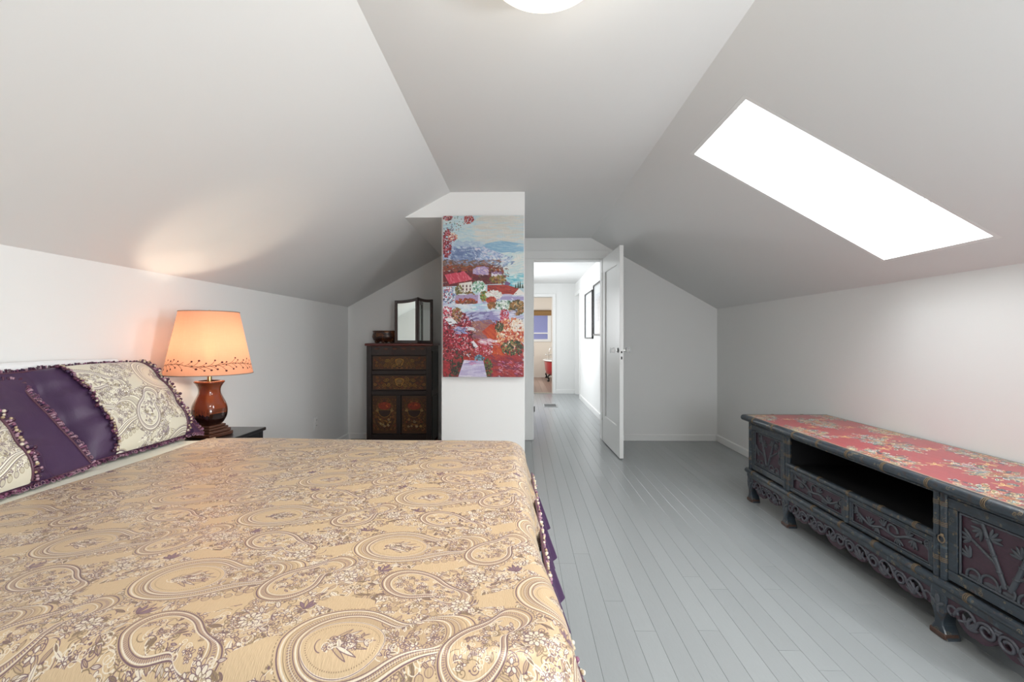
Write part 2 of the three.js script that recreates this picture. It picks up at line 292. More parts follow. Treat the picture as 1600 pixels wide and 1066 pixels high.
function flower(g, r, n, a, b, fill) {
  g.lineWidth = Math.max(1.2, r * 0.09);
  for (let ring = 0; ring < 2; ring++) for (let i = 0; i < n; i++) {
    const th = (i + ring * 0.5) / n * Math.PI * 2, q = r * (ring ? 0.42 : 0.72);
    g.save(); g.rotate(th); g.beginPath(); g.ellipse(q, 0, r * (ring ? 0.2 : 0.32), r * (ring ? 0.15 : 0.24), 0, 0, 7); if (fill) { g.fillStyle = fill; g.fill(); } g.strokeStyle = ring ? b : a; g.stroke(); g.restore();
  }
  g.beginPath(); g.arc(0, 0, r * 0.2, 0, 7); g.fillStyle = b; g.fill();
}
function curl(g, r, turns, col, w) { g.beginPath(); for (let i = 0; i <= 40; i++) { const t = i / 40, th = t * turns * 2 * Math.PI, q = r * (1 - t * 0.85); g[i ? 'lineTo' : 'moveTo'](Math.cos(th) * q, Math.sin(th) * q); } g.strokeStyle = col; g.lineWidth = w; g.stroke(); }
function leaf(g, l, w, fill, line, lw = 2) { g.beginPath(); g.moveTo(0, 0); g.quadraticCurveTo(l * 0.5, -w, l, 0); g.quadraticCurveTo(l * 0.5, w, 0, 0); if (fill) { g.fillStyle = fill; g.fill(); } g.strokeStyle = line; g.lineWidth = lw; g.stroke(); }
function paisleyCloth(W, H, k, c) {                                    // k: pixels of one motif unit; c: the colours
  return canvas(W, H, (g) => {
    g.fillStyle = c.base; g.fillRect(0, 0, W, H);
    for (let i = 0; i < 2600; i++) { g.globalAlpha = rr(0.04, 0.13); g.fillStyle = pick([c.light, c.dark, c.base2]); const y = rnd() * H, x = rnd() * W, l = rr(60, 420); g.fillRect(x, y, rr(0.8, 2.2), l); }
    g.globalAlpha = 1; g.lineJoin = 'round';
    const cols = 2, rows = 2, cw = W / cols, ch = H / rows;
    const each = (fx, fy, rot, flip, f) => { for (let i = 0; i < cols; i++) for (let j = 0; j < rows; j++) { const x = (i + fx) * cw, y = ((j + fy + (i % 2) * 0.5) * ch) % H, s0 = seed; wrapDraw(g, W, H, x, y, () => { seed = s0; g.rotate(rot); if (flip) g.scale(1, -1); f(); }); } };
    // fine filling between the large figures
    const bit = (q) => { const t = rnd(); g.rotate(rr(0, 6.28)); const r = k * rr(0.08, 0.15) * q;
      if (t < 0.3) { curl(g, r, 1.5, pick([c.line, c.olive, c.cream, c.cream]), rr(2.4, 3.6)); g.beginPath(); g.arc(r * 1.1, r * 0.2, r * 0.2, 0, 7); g.fillStyle = pick([c.line, c.cream]); g.fill(); }
      else if (t < 0.44) { for (let i = 0; i < 5; i++) { g.rotate(1.2566); g.beginPath(); g.ellipse(r * 0.6, 0, r * 0.42, r * 0.26, 0, 0, 7); g.fillStyle = pick([c.cream, c.base]); g.fill(); g.strokeStyle = c.line; g.lineWidth = 2; g.stroke(); } }
      else if (t < 0.84) { const l = r * 2; leaf(g, l, l * rr(0.26, 0.4), pick([c.base2, c.cream, c.base, c.olive]), pick([c.line, c.line, c.olive, c.cream]), 2.6); g.beginPath(); g.moveTo(0, 0); g.lineTo(l * 0.8, 0); g.strokeStyle = c.line; g.lineWidth = 1.4; g.stroke(); }
      else { g.beginPath(); g.arc(0, 0, r * 1.8, 0, rr(1.4, 2.6)); g.strokeStyle = pick([c.cream, c.line, c.olive]); g.lineWidth = 3; g.stroke(); } };
    const dense = (n, rx, ry, q = 1) => { for (let i = 0; i < n; i++) { const a = rnd() * 6.283, d = Math.sqrt(rnd()); g.save(); g.translate(Math.cos(a) * d * rx, Math.sin(a) * d * ry); bit(q); g.restore(); } };
    const spots = []; for (let i = 0; i < 9; i++) for (let j = 0; j < 8; j++) spots.push([(i + rr(0, 1)) / 9, (j + rr(0, 1)) / 8]);
    for (const [fx, fy] of spots) each(fx, fy, rr(0, 6), false, () => dense(16, 0.36 * k, 0.34 * k, 0.95));
    // plain ground left open beside each figure
    const rings = (s0, list) => { for (const [s, w, col, dash] of list) { paisleyPath(g, k * s * s0); g.setLineDash(dash ?? []); g.strokeStyle = col; g.lineWidth = w; g.stroke(); } g.setLineDash([]); };
    const big = () => {
      for (let i = 0; i < 44; i++) { const th = i / 44 * 6.283; g.beginPath(); g.arc(Math.cos(th) * 1.5 * k + 0.3 * k, Math.sin(th) * 0.92 * k, k * 0.075, 0, 7); g.fillStyle = c.base2; g.fill(); g.strokeStyle = pick([c.line, c.olive]); g.lineWidth = 2; g.stroke(); }
      paisleyPath(g, k * 1.13); g.fillStyle = c.base; g.fill();
      rings(1, [[1.14, 3, c.olive, [7, 5]], [1.09, 5, c.line], [1.045, 6, c.cream], [1.005, 2.4, c.olive]]);
      paisleyPath(g, k * 0.98); g.fillStyle = c.base2; g.fill();
      rings(1, [[0.935, 13, c.line, [2.2, 6]], [0.935, 2, c.cream], [0.88, 3, c.line], [0.845, 5.5, c.cream], [0.805, 2.4, c.line]]);
      // the tail, closely filled
      g.save(); paisleyPath(g, k * 0.79); g.clip(); g.save(); g.translate(1.0 * k, 0); dense(170, 0.85 * k, 0.6 * k, 0.72); g.restore();
      // the bulb with a leafy spray on open ground
      g.translate(-0.28 * k, 0.03 * k); g.beginPath(); g.ellipse(0, 0, 0.74 * k, 0.56 * k, 0.1, 0, 7); g.fillStyle = c.base; g.fill(); g.strokeStyle = c.cream; g.lineWidth = 6; g.stroke(); g.strokeStyle = c.line; g.lineWidth = 2; g.stroke();
      g.setLineDash([3, 5]); g.beginPath(); g.ellipse(0, 0, 0.65 * k, 0.47 * k, 0.1, 0, 7); g.strokeStyle = c.olive; g.lineWidth = 4; g.stroke(); g.setLineDash([]);
      g.translate(0.06 * k, 0); for (let i = -3; i <= 3; i++) { g.save(); g.translate(-0.3 * k, 0); g.rotate(i * 0.26); leaf(g, k * (0.82 - Math.abs(i) * 0.11), k * 0.07, i % 2 ? c.base2 : c.cream, c.line, 2.6); g.restore(); } dense(46, 0.4 * k, 0.16 * k, 0.62); g.restore();
    };
    const hook = () => {
      paisleyPath(g, k * 0.72); g.fillStyle = c.base2; g.fill();
      rings(1, [[0.73, 3, c.olive, [5, 5]], [0.69, 5, c.line], [0.645, 5, c.cream], [0.6, 11, c.violet, [2.5, 5]], [0.555, 3, c.line], [0.52, 4, c.cream]]);
      g.save(); paisleyPath(g, k * 0.5); g.clip(); g.fillStyle = c.base; g.fill(); g.save(); g.translate(0.15 * k, 0); dense(90, 0.75 * k, 0.36 * k, 0.62); g.restore(); g.restore();
    };
    const sprig = () => { for (let i = -2; i <= 2; i++) { g.save(); g.rotate(-1.57 + i * 0.42); leaf(g, k * (0.36 - Math.abs(i) * 0.05), k * 0.075, pick([c.violet, c.base2]), c.line, 3.2); g.restore(); } };
    const posy = () => { dense(30, 0.4 * k, 0.3 * k, 0.8); for (const [r, n, col] of [[0.15, 9, c.line], [0.085, 7, c.olive]]) for (let i = 0; i < n; i++) { g.save(); g.rotate(i / n * 6.283); g.beginPath(); g.ellipse(r * k, 0, r * 0.42 * k, r * 0.3 * k, 0, 0, 7); g.fillStyle = c.cream; g.fill(); g.strokeStyle = col; g.lineWidth = 2.2; g.stroke(); g.restore(); } };
    const open = () => { g.beginPath(); for (let i = 0; i <= 24; i++) { const th = i / 24 * 6.283, w = 1 + 0.12 * Math.sin(th * 5); g[i ? 'lineTo' : 'moveTo'](Math.cos(th) * 0.62 * k * w, Math.sin(th) * 0.27 * k * w); } g.fillStyle = c.base; g.fill(); };
    each(0.88, 0.9, -0.5, false, open); each(0.16, 0.02, 0.1, false, open); each(0.52, 0.56, -0.3, false, open);
    each(0.3, 0.3, -0.14, false, big);
    each(0.82, 0.3, -1.0, true, hook);
    each(0.46, 0.8, 0.4, true, hook);
    each(0.06, 0.74, 0.0, false, posy); each(0.76, 0.68, 0.4, false, posy); each(0.7, 0.98, 0, false, posy);
    each(0.97, 0.58, -0.3, false, sprig); each(0.22, 0.66, 0.3, false, sprig);
  });
}
const goldCloth = ctex(paisleyCloth(1600, 1440, 190, { base: '#d6c0a0', base2: '#c6b093', light: '#e6d9c0', dark: '#b09673', cream: '#ebe4d6', line: '#7a626d', violet: '#8f7686', olive: '#917f68' }), 0.68, 0.61);
const slub = noiseTex(512, [6, 200], [0.4, 0.6], 0.4, 4, 0.4);
const spreadMat = mat({ map: goldCloth, color: lin(0.81, 0.75, 0.685), roughness: 0.37, metalness: 0.05, bumpMap: slub, bumpScale: 0.0006, sheen: 0.5, sheenColor: lin(0.86, 0.94, 0.88), sheenRoughness: 0.4, side: THREE.DoubleSide });
const palePaisley = ctex(paisleyCloth(1200, 1080, 145, { base: '#d6d0bd', base2: '#c6bfab', light: '#e8e4d6', dark: '#b0a68e', cream: '#f0ecdc', line: '#7d6f72', violet: '#9a8a98', olive: '#94886a' }), 0.74, 0.67);
const panelMat = mat({ map: palePaisley, roughness: 0.36, sheen: 0.3, sheenColor: lin(0.9, 0.9, 0.86), side: THREE.DoubleSide });
const purple = mat({ color: lin(0.052, 0.022, 0.066), roughness: 0.5, sheen: 0.5, sheenColor: lin(0.36, 0.26, 0.44), sheenRoughness: 0.5, bumpMap: slub, bumpScale: 0.0005, side: THREE.DoubleSide });
const fringeMat = mat({ vertexColors: true, roughness: 0.35 });
const linen = (c) => mat({ color: lin(...c), roughness: 0.85, bumpMap: slub, bumpScale: 0.0005, sheen: 0.2, side: THREE.DoubleSide });

const colored = (g, c) => { const n = plainGeo(g), a = new Float32Array(n.attributes.position.count * 3); for (let i = 0; i < a.length; i += 3) a.set(c, i); n.setAttribute('color', new THREE.BufferAttribute(a, 3)); return n; };
// a trimming of braid, little tassels and beads along pts; out(i) is the way the tassels lie
function fringe(pts, out, up, o = {}) {
  const list = [], dark = [[0.05, 0.012, 0.035], [0.035, 0.01, 0.045], [0.075, 0.016, 0.04]], gold = [[0.5, 0.4, 0.27], [0.62, 0.55, 0.44], [0.36, 0.27, 0.17]], rose = [[0.2, 0.07, 0.13], [0.34, 0.2, 0.25]];
  const len = o.len ?? 0.017, step = o.step ?? 0.0055;
  const crv = new THREE.CatmullRomCurve3(pts.map((p) => new THREE.Vector3(...p))), L = crv.getLength(), n = Math.max(4, Math.round(L / step));
  list.push(colored(new THREE.TubeGeometry(crv, Math.round(n / 2), 0.004, 5), [0.1, 0.04, 0.06]));
  for (let i = 0; i <= n; i++) {
    const t = i / n, p = crv.getPointAt(t), d = new THREE.Vector3(...out(t)).normalize(), u = new THREE.Vector3(...up(t)).normalize(), tn = crv.getTangentAt(t);
    const dir = d.clone().addScaledVector(tn, rr(-0.6, 0.6)).normalize(), q = p.clone().addScaledVector(dir, len * rr(0.55, 1.15)).addScaledVector(u, rr(0, 0.006));
    list.push(colored(rod(p.toArray(), q.toArray(), 0.002, 0.0042, 5), rnd() < 0.3 ? pick(rose) : pick(dark)));
    if (o.loops && i % 2) list.push(colored(new THREE.TorusGeometry(0.0055, 0.0011, 4, 9).lookAt(u).translate(q.x, q.y, q.z), pick(rose)));
    if (!o.plain && i % 2 === 0) { const s = rr(0.0036, 0.0056), e = p.clone().lerp(q, rr(0.1, 0.9)).addScaledVector(u, 0.004 + rr(0, 0.003)); list.push(colored(new THREE.IcosahedronGeometry(s, 1).translate(e.x, e.y, e.z), rnd() < 0.72 ? pick(gold) : pick(rose))); }
    if (!o.plain && i % 9 === 4) { const e = q.clone().addScaledVector(dir, 0.006); list.push(colored(new THREE.IcosahedronGeometry(0.0068, 1).translate(e.x, e.y, e.z), pick(dark))); }
  }
  return merge(list);
}

// ---------------------------------------------------------------- bed
const BY = 0.615, FX = 0.015, HZF = -2.055, HZN = -0.61;                // mattress top, foot edge, far and near edges
{
  const bed = T('bed', 'double bed mattress on a low box base under the paisley bedspread', 'bed', [-0.92, 0, (HZF + HZN) / 2]);
  const hx = 0.92, hz = (HZN - HZF) / 2 - 0.02;
  M('mattress', B(-hx, hx - 0.02, 0.36, BY - 0.012, -hz, hz, 0.05), linen([0.7, 0.68, 0.62]), bed);
  M('bed_base', B(-hx, hx - 0.03, 0.1, 0.358, -hz + 0.01, hz - 0.01, 0.02), linen([0.42, 0.38, 0.36]), bed);
  for (const x of [-hx + 0.1, hx - 0.13]) for (const z of [-hz + 0.1, hz - 0.1]) M('leg', rod([x, 0, z], [x, 0.102, z], 0.025, 0.032, 12), darkMetal, bed);
}
const footEdge = (z) => { const q = Math.min(1, Math.max(0, (z + 1.15) / 0.45)); return FX + 0.03 * Math.min(1, Math.max(0, (z - HZF) / 1.3)) + 0.04 * q * q * (3 - 2 * q); };   // the foot edge sits a little skewed
// cloth laid over the bed: (s, t) are flat metres from the head end and across the bed
function drape(s0, s1, t0, t1, ns, nt, lift, wave) {
  const pos = [], uv = [], idx = [], rE = 0.055;
  const foot = footEdge;
  for (let j = 0; j <= nt; j++) for (let i = 0; i <= ns; i++) {
    const s = s0 + (s1 - s0) * i / ns, z = t0 + (t1 - t0) * j / nt, fx = foot(z), cr = 0.09;
    // nearest point of the rounded top outline
    const bx = fx - cr, zf = HZF + cr, zn = HZN - cr;
    const qx = Math.min(s, bx), qz = Math.min(Math.max(z, zf), zn), dx = s - qx, dz = z - qz, dist = Math.hypot(dx, dz), h = Math.max(0, dist - cr + rE);
    let nx = dist > 1e-6 ? dx / dist : 0, nz = dist > 1e-6 ? dz / dist : 0;
    let out, drop;
    const arc = rE * Math.PI / 2;
    if (h < arc) { out = rE * Math.sin(h / rE); drop = rE * (1 - Math.cos(h / rE)); } else { out = rE; drop = rE + h - arc; }
    const edge = Math.max(0, cr - rE), b = Math.min(dist, edge);
    const along = nx > 0.7 ? z : s;
    const fl = h > arc ? (h - arc) : 0, rip = wave * fl * (Math.sin(along * 21 + 0.6) * 0.5 + Math.sin(along * 47 + 2.1) * 0.28) + fl * 0.12;
    const x = qx + nx * (b + out + rip), zz = qz + nz * (b + out + rip);
    const crown = 0.010 * Math.exp(-Math.pow(h / 0.03, 2)) * (Math.sin(s * 5.1 + z * 2.2) * 0.4 + Math.sin(z * 7.3 - s * 3) * 0.3) + 0.012 * Math.exp(-Math.pow((s + 0.7) / 0.7, 2)) * (h > 0 ? Math.max(0, 1 - h / 0.05) : 1);
    pos.push(x, BY + lift - drop + crown, zz); uv.push(s, -z);
  }
  for (let j = 0; j < nt; j++) for (let i = 0; i < ns; i++) { const a = j * (ns + 1) + i, b = a + 1, c = a + ns + 1, d = c + 1; idx.push(a, c, b, b, c, d); }
  const g = new THREE.BufferGeometry(); g.setAttribute('position', new THREE.Float32BufferAttribute(pos, 3)); g.setAttribute('uv', new THREE.Float32BufferAttribute(uv, 2)); g.setIndex(idx); g.computeVertexNormals(); return g;
}
{
  const sheet = M('bed_sheet', drape(-1.845, -1.30, HZF - 0.30, HZN + 0.30, 24, 90, 0.006, 0.1), linen([0.74, 0.74, 0.64]));
  tag(sheet, 'pale cream sheet folded in a band between pillows and bedspread', 'sheet');
  const bs = T('bedspread', 'gold satin paisley bedspread with a purple flounce at the foot', 'bedspread', [0, 0, 0]);
  const top = M('paisley_top', drape(-1.385, FX + 0.20, HZF - 0.42, HZN + 0.42, 190, 250, 0.014, 0.28), spreadMat, bs);
  top.userData.label = 'gold satin woven with plum and cream paisley';
  M('hem_roll', tube(Array.from({ length: 20 }, (_, i) => [-1.387 , BY + 0.013 + Math.sin(i * 1.3) * 0.0012, HZF - 0.0 + (HZN - HZF) * i / 19]), 0.006, 60, 6), spreadMat, bs);
  // purple flounce below the beaded seam of the foot end
  const pos = [], uv = [], idx = [], n = 260, m = 14; const seam = [];
  for (let i = 0; i <= n; i++) for (let j = 0; j <= m; j++) {
    const z = HZF - 0.03 + (HZN - HZF + 0.06) * i / n, t = j / m, fx = footEdge(z);
    const ruf = (Math.sin(z * 24 + Math.sin(z * 9) * 1.2) * 0.5 + Math.sin(z * 71 + 1) * 0.25) * 0.036 * Math.pow(t, 0.7), x = fx + 0.026 + t * 0.062 + ruf;
    const y = BY - 0.15 - t * 0.22;
    pos.push(x, y, z); uv.push(z, y); if (j === 0 && i % 4 === 0) seam.push([x + 0.004, y + 0.006, z]);
  }
  for (let i = 0; i < n; i++) for (let j = 0; j < m; j++) { const a = i * (m + 1) + j, b = a + m + 1; idx.push(a, b, a + 1, b, b + 1, a + 1); }
  const g = new THREE.BufferGeometry(); g.setAttribute('position', new THREE.Float32BufferAttribute(pos, 3)); g.setAttribute('uv', new THREE.Float32BufferAttribute(uv, 2)); g.setIndex(idx); g.computeVertexNormals();
  M('flounce', g, purple, bs).userData.label = 'gathered purple satin flounce';
  M('bead_fringe', fringe(seam, () => [0.25, -1, 0], () => [1, 0.3, 0]), fringeMat, bs).userData.label = 'burgundy tassel fringe with cream beads';
}
// ---------------------------------------------------------------- pillows
function pillowGeo(L, Hh, Tk, fl, wrinkle, sd, fold = 0, nu = 90, nv = 48) {      // closed cushion with a flat flange fl wide at both ends; local x along it, y up its face, z out of the face
  const pos = [], uv = [], idx = [], core = L / 2 - fl;
  const th = (u, v) => { const a = Math.max(0, 1 - Math.pow(Math.abs(u) / (core + 0.02), 3.2)), b = Math.max(0, 1 - Math.pow(Math.abs(v) / (Hh / 2), 2.6)); return Tk / 2 * Math.sqrt(a) * Math.sqrt(b) + 0.004; };
  const wr = (u, v) => wrinkle * (Math.sin(v * 46 + sd + Math.sin(u * 14) * 1.5) * Math.exp(-Math.pow((Math.abs(u) - core) / 0.11, 2)) * 0.6 + Math.sin(v * 95 + u * 20 + sd * 2) * 0.22 * Math.exp(-Math.pow((Math.abs(u) - core) / 0.07, 2)) + Math.sin(u * 19 + v * 9 + sd) * 0.3) * (1 - Math.pow(Math.abs(v) / (Hh / 2), 4));
  const P = (u, v, side) => { const pinch = 1 - 0.07 * Math.pow(Math.min(1, Math.abs(u) / (L / 2)), 2) * 0, bow = -0.02 * (1 - Math.pow(u / (L / 2), 2)); const past = Math.max(0, u - core) * fold; return [u - past * 0.35, v * pinch + bow * (v > 0 ? -0.4 : 0.5) * Math.abs(v) / (Hh / 2), side * (th(u, v)) + wr(u, v) * (side > 0 ? 1 : 0.3) - past * (0.5 + 0.5 * (v / Hh + 0.5))]; };
  for (const side of [1, -1]) { const base = pos.length / 3; for (let j = 0; j <= nv; j++) for (let i = 0; i <= nu; i++) { const u = (i / nu - 0.5) * L, v = (j / nv - 0.5) * Hh; pos.push(...P(u, v, side)); uv.push(u, v); }
    for (let j = 0; j < nv; j++) for (let i = 0; i < nu; i++) { const a = base + j * (nu + 1) + i, b = a + 1, c = a + nu + 1, d = c + 1; if (side > 0) idx.push(a, b, c, b, d, c); else idx.push(a, c, b, b, c, d); } }
  const ring = []; for (let i = 0; i < nu; i++) ring.push(i); for (let j = 0; j < nv; j++) ring.push(j * (nu + 1) + nu); for (let i = nu; i > 0; i--) ring.push(nv * (nu + 1) + i); for (let j = nv; j > 0; j--) ring.push(j * (nu + 1));
  const off = (nu + 1) * (nv + 1); for (let k = 0; k < ring.length; k++) { const a = ring[k], b = ring[(k + 1) % ring.length]; idx.push(a, a + off, b, b, a + off, b + off); }
  const g = new THREE.BufferGeometry(); g.setAttribute('position', new THREE.Float32BufferAttribute(pos, 3)); g.setAttribute('uv', new THREE.Float32BufferAttribute(uv, 2)); g.setIndex(idx); g.computeVertexNormals();
  return { g, P };
}
function lean(o, x, y, z, tilt, yaw = 0) { o.position.set(x, y, z); o.rotation.order = 'YXZ'; o.rotation.set(-tilt, Math.PI / 2 + yaw, 0); }
{
  const pg = pillowGeo(0.66, 0.36, 0.085, 0.0, 0.008, 1.3);
  const w1 = T('pillow', 'plain white bed pillow propped against the wall behind the fringed sham beside the lamp', 'pillow');
  M('pillowcase', pg.g.translate(0, 0.18, 0), linen([0.82, 0.83, 0.84]), w1); lean(w1, -1.785, 0.628, -1.68, 0.03, 0.0);
  const pg2 = pillowGeo(0.66, 0.35, 0.085, 0.0, 0.008, 4.3);
  const w2 = T('pillow', 'plain white bed pillow behind the fringed sham away from the lamp', 'pillow');
  M('pillowcase', pg2.g.translate(0, 0.175, 0), linen([0.82, 0.83, 0.84]), w2); lean(w2, -1.785, 0.628, -1.0, 0.03, 0.0);
}
function sham(label, sd, fold) {
  const L = 0.80, Hh = 0.385, fl = 0.16, core = 0.175, s = T('pillow_sham', label, 'pillow', [0, 0, 0], 0, 'fringed purple shams on the bed');
  const { g, P } = pillowGeo(L, Hh, 0.17, fl, 0.011, sd, fold); g.translate(0, Hh / 2, 0);
  M('cover', g, purple, s).userData.label = 'plum purple satin cover';
  const pos = [], uv = [], idx = [], nu = 60, nv = 50;
  for (let j = 0; j <= nv; j++) for (let i = 0; i <= nu; i++) { const u = (i / nu - 0.5) * 2 * core, v = (j / nv - 0.5) * (Hh - 0.004), p = P(u, v, 1); pos.push(p[0], p[1] + Hh / 2, p[2] + 0.0035); uv.push(u + sd, v + sd); }
  for (let j = 0; j < nv; j++) for (let i = 0; i < nu; i++) { const a = j * (nu + 1) + i, b = a + 1, c = a + nu + 1, d = c + 1; idx.push(a, b, c, b, d, c); }
  const q = new THREE.BufferGeometry(); q.setAttribute('position', new THREE.Float32BufferAttribute(pos, 3)); q.setAttribute('uv', new THREE.Float32BufferAttribute(uv, 2)); q.setIndex(idx); q.computeVertexNormals();
  M('center_panel', q, panelMat, s).userData.label = 'cream paisley satin center panel';
  for (const e of [-1, 1]) {
    const line = (u, k = 1) => Array.from({ length: 15 }, (_, i) => { const v = (i / 14 - 0.5) * (Hh - 0.01), p = P(u, v, 1); return [p[0], p[1] + Hh / 2, p[2] + 0.006 * k]; });
    M('bead_fringe', fringe(line(e * core), () => [e, 0, 0.1], () => [0, 0, 1], { len: 0.02, step: 0.0048 }), fringeMat, s).userData.label = 'burgundy tassel fringe with cream beads';
    M('edge_fringe', fringe(line(e * L / 2, 0), () => [e, 0, 0.15], () => [0, 0, 1], { len: 0.018, plain: true, loops: true }), fringeMat, s);
  }
  for (const e of [-1, 1]) M('edge_fringe', fringe(Array.from({ length: 17 }, (_, i) => { const u = (i / 16 - 0.5) * L, p = P(u, e * (Hh / 2 - 0.001), 1); return [p[0], p[1] + Hh / 2, p[2] - 0.002]; }), () => [0, e, 0.3], () => [0, 0, 1], { len: 0.012, plain: true, loops: e < 0 }), fringeMat, s);
  return s;
}
lean(sham('purple sham with cream paisley center and bead fringe, next to the table lamp', 0.31, 0.62), -1.52, 0.645, -1.85, 0.62, 0.0);
lean(sham('purple sham with cream paisley center and bead fringe, overlapping the one beside the lamp', 1.17, 0), -1.455, 0.645, -1.15, 0.72, 0.05);

// ---------------------------------------------------------------- nightstand and table lamp
{
  const black = mat({ color: lin(0.012, 0.012, 0.014), roughness: 0.28, clearcoat: 0.3, clearcoatRoughness: 0.25 });
  const n = T('nightstand', 'black lacquered nightstand under the table lamp', 'nightstand', [-1.65, 0, -2.36]);
  M('table_top', B(-0.205, 0.205, 0.562, 0.58, -0.22, 0.22, 0.004), black, n);
  for (const [x, z] of [[-0.18, -0.195], [0.175, -0.195], [-0.18, 0.195], [0.175, 0.195]]) M('leg', B(x - 0.017, x + 0.017, 0, 0.562, z - 0.017, z + 0.017, 0.003), black, n);
  for (const s of [-1, 1]) { M('apron', B(s * 0.18 - 0.009, s * 0.18 + 0.009, 0.485, 0.562, -0.18, 0.18, 0.002), black, n); M('apron', B(-0.165, 0.16, 0.485, 0.562, s * 0.195 - 0.009, s * 0.195 + 0.009, 0.002), black, n); }
  M('shelf', B(-0.17, 0.165, 0.16, 0.176, -0.18, 0.18, 0.003), black, n);
}
{
  const lamp = T('table_lamp', 'brown glazed ceramic table lamp with printed linen shade, lit', 'lamp', [-1.60, 0.5805, -2.33]);
  const glazeTex = canvas(512, 512, (g, w, h) => {                       // fired glaze: amber body, a near black dip coat round the foot with a run edge, speckle
    g.fillStyle = '#7a3a1c'; g.fillRect(0, 0, w, h);
    for (let i = 0; i < 2600; i++) { g.globalAlpha = rr(0.05, 0.16); g.fillStyle = pick(['#94502a', '#5f2a14', '#8a4422', '#6e3218']); g.fillRect(rnd() * w, rnd() * h, rr(1, 4), rr(6, 40)); }
    g.globalAlpha = 1; g.fillStyle = '#250d08'; g.beginPath(); g.moveTo(0, h); for (let x = 0; x <= w; x += 4) g.lineTo(x, h * 0.76 + Math.sin(x * 0.06) * 6 + Math.sin(x * 0.19 + 1) * 5 + rr(-3, 3)); g.lineTo(w, h); g.fill();
    for (let i = 0; i < 240; i++) { g.globalAlpha = rr(0.2, 0.6); g.fillStyle = '#2d110a'; const x = rnd() * w; g.fillRect(x, h * 0.72 + rr(-26, 6), rr(1, 3), rr(8, 34)); }
    g.globalAlpha = 1; g.fillStyle = '#c98d4c'; g.fillRect(0, 0, w, 10);
  });
  const glaze = mat({ map: ctex(glazeTex, 1, 1, false), roughness: 0.12, clearcoat: 0.8, clearcoatRoughness: 0.06 });
  const prof = new THREE.CatmullRomCurve3([[0.060, 0.060], [0.072, 0.070], [0.089, 0.098], [0.094, 0.128], [0.088, 0.162], [0.070, 0.196], [0.058, 0.222], [0.060, 0.248], [0.073, 0.268], [0.080, 0.276], [0.078, 0.282], [0.056, 0.283]].map(([r, y]) => new THREE.Vector3(r, y, 0)));
  const pos = [], uv = [], idx = [], n = 64, m = 44, turn = Math.atan2(2.33, 1.60);
  for (let j = 0; j <= m; j++) { const q = prof.getPoint(j / m); for (let i = 0; i <= n; i++) { const th = i / n * Math.PI * 2, c = Math.cos(2 * th), k = 1 - 0.16 * Math.pow(1 - Math.abs(Math.cos(2 * th)) * (c > 0 ? 1 : -1), 1) / 2 - (c > 0 ? 0 : 0) , r = q.x * (0.86 + 0.14 * Math.pow(Math.abs(Math.cos(th * 2)) * (c > 0 ? 1 : 0), 3)) * (k * 0 + 1); pos.push(Math.cos(th) * r, q.y, Math.sin(th) * r); uv.push(i / n * 2, j / m); } }
  for (let j = 0; j < m; j++) for (let i = 0; i < n; i++) { const a = j * (n + 1) + i, b = a + 1, c = a + n + 1, d = c + 1; idx.push(a, c, b, b, c, d); }
  const vg = new THREE.BufferGeometry(); vg.setAttribute('position', new THREE.Float32BufferAttribute(pos, 3)); vg.setAttribute('uv', new THREE.Float32BufferAttribute(uv, 2)); vg.setIndex(idx); vg.computeVertexNormals();
  M('lamp_body', vg.rotateY(-turn), glaze, lamp).userData.label = 'glossy brown glazed vase with four ridges';
  const wood = mat({ color: lin(0.085, 0.032, 0.017), roughness: 0.32, clearcoat: 0.3 });
  const steps = [[0.075, 0, 0.02], [0.068, 0.02, 0.036], [0.060, 0.036, 0.048], [0.052, 0.048, 0.06]].map(([r, a, b]) => B(-r, r, a, b, -r, r, 0.005));
  M('lamp_base', merge(steps).rotateY(-turn + Math.PI / 4), wood, lamp).userData.label = 'stepped square wooden foot';
  M('lamp_neck', merge([rod([0, 0.28, 0], [0, 0.335, 0], 0.011), rod([0, 0.335, 0], [0, 0.385, 0], 0.017, 0.015, 14), ...[0, 1, 2].map((i) => rod([0, 0.61, 0], [Math.cos(i * 2.094) * 0.131, 0.628, Math.sin(i * 2.094) * 0.131], 0.0018, 0.0018, 5)), rod([0, 0.6, 0], [0, 0.645, 0], 0.005), tube([[0, 0.36, 0.02], [0, 0.45, 0.05], [0, 0.55, 0.04], [0, 0.605, 0]], 0.0018, 20, 5), tube([[0, 0.36, -0.02], [0, 0.45, -0.05], [0, 0.55, -0.04], [0, 0.605, 0]], 0.0018, 20, 5)]), mat({ color: lin(0.6, 0.45, 0.22), roughness: 0.3, metalness: 1 }), lamp);
  // shade: linen with a printed twig of berries round the lower edge
  const print = canvas(2048, 640, (g, w, h) => {
    g.fillStyle = '#d29c80'; g.fillRect(0, 0, w, h);
    for (let i = 0; i < 5200; i++) { g.globalAlpha = rr(0.04, 0.14); g.fillStyle = pick(['#e4bda4', '#b47d62', '#c68e72']); if (rnd() < 0.5) g.fillRect(rnd() * w, rnd() * h, rr(20, 120), 1.4); else g.fillRect(rnd() * w, rnd() * h, 1.4, rr(20, 120)); }
    g.globalAlpha = 1; g.strokeStyle = '#3a221c'; g.fillStyle = '#45282a'; g.lineCap = 'round';
    const y0 = h * 0.84, stem = (x) => y0 + Math.sin(x * 0.012) * 13;
    g.lineWidth = 4; g.beginPath(); for (let x = 0; x <= w; x += 6) g[x ? 'lineTo' : 'moveTo'](x, stem(x)); g.stroke();
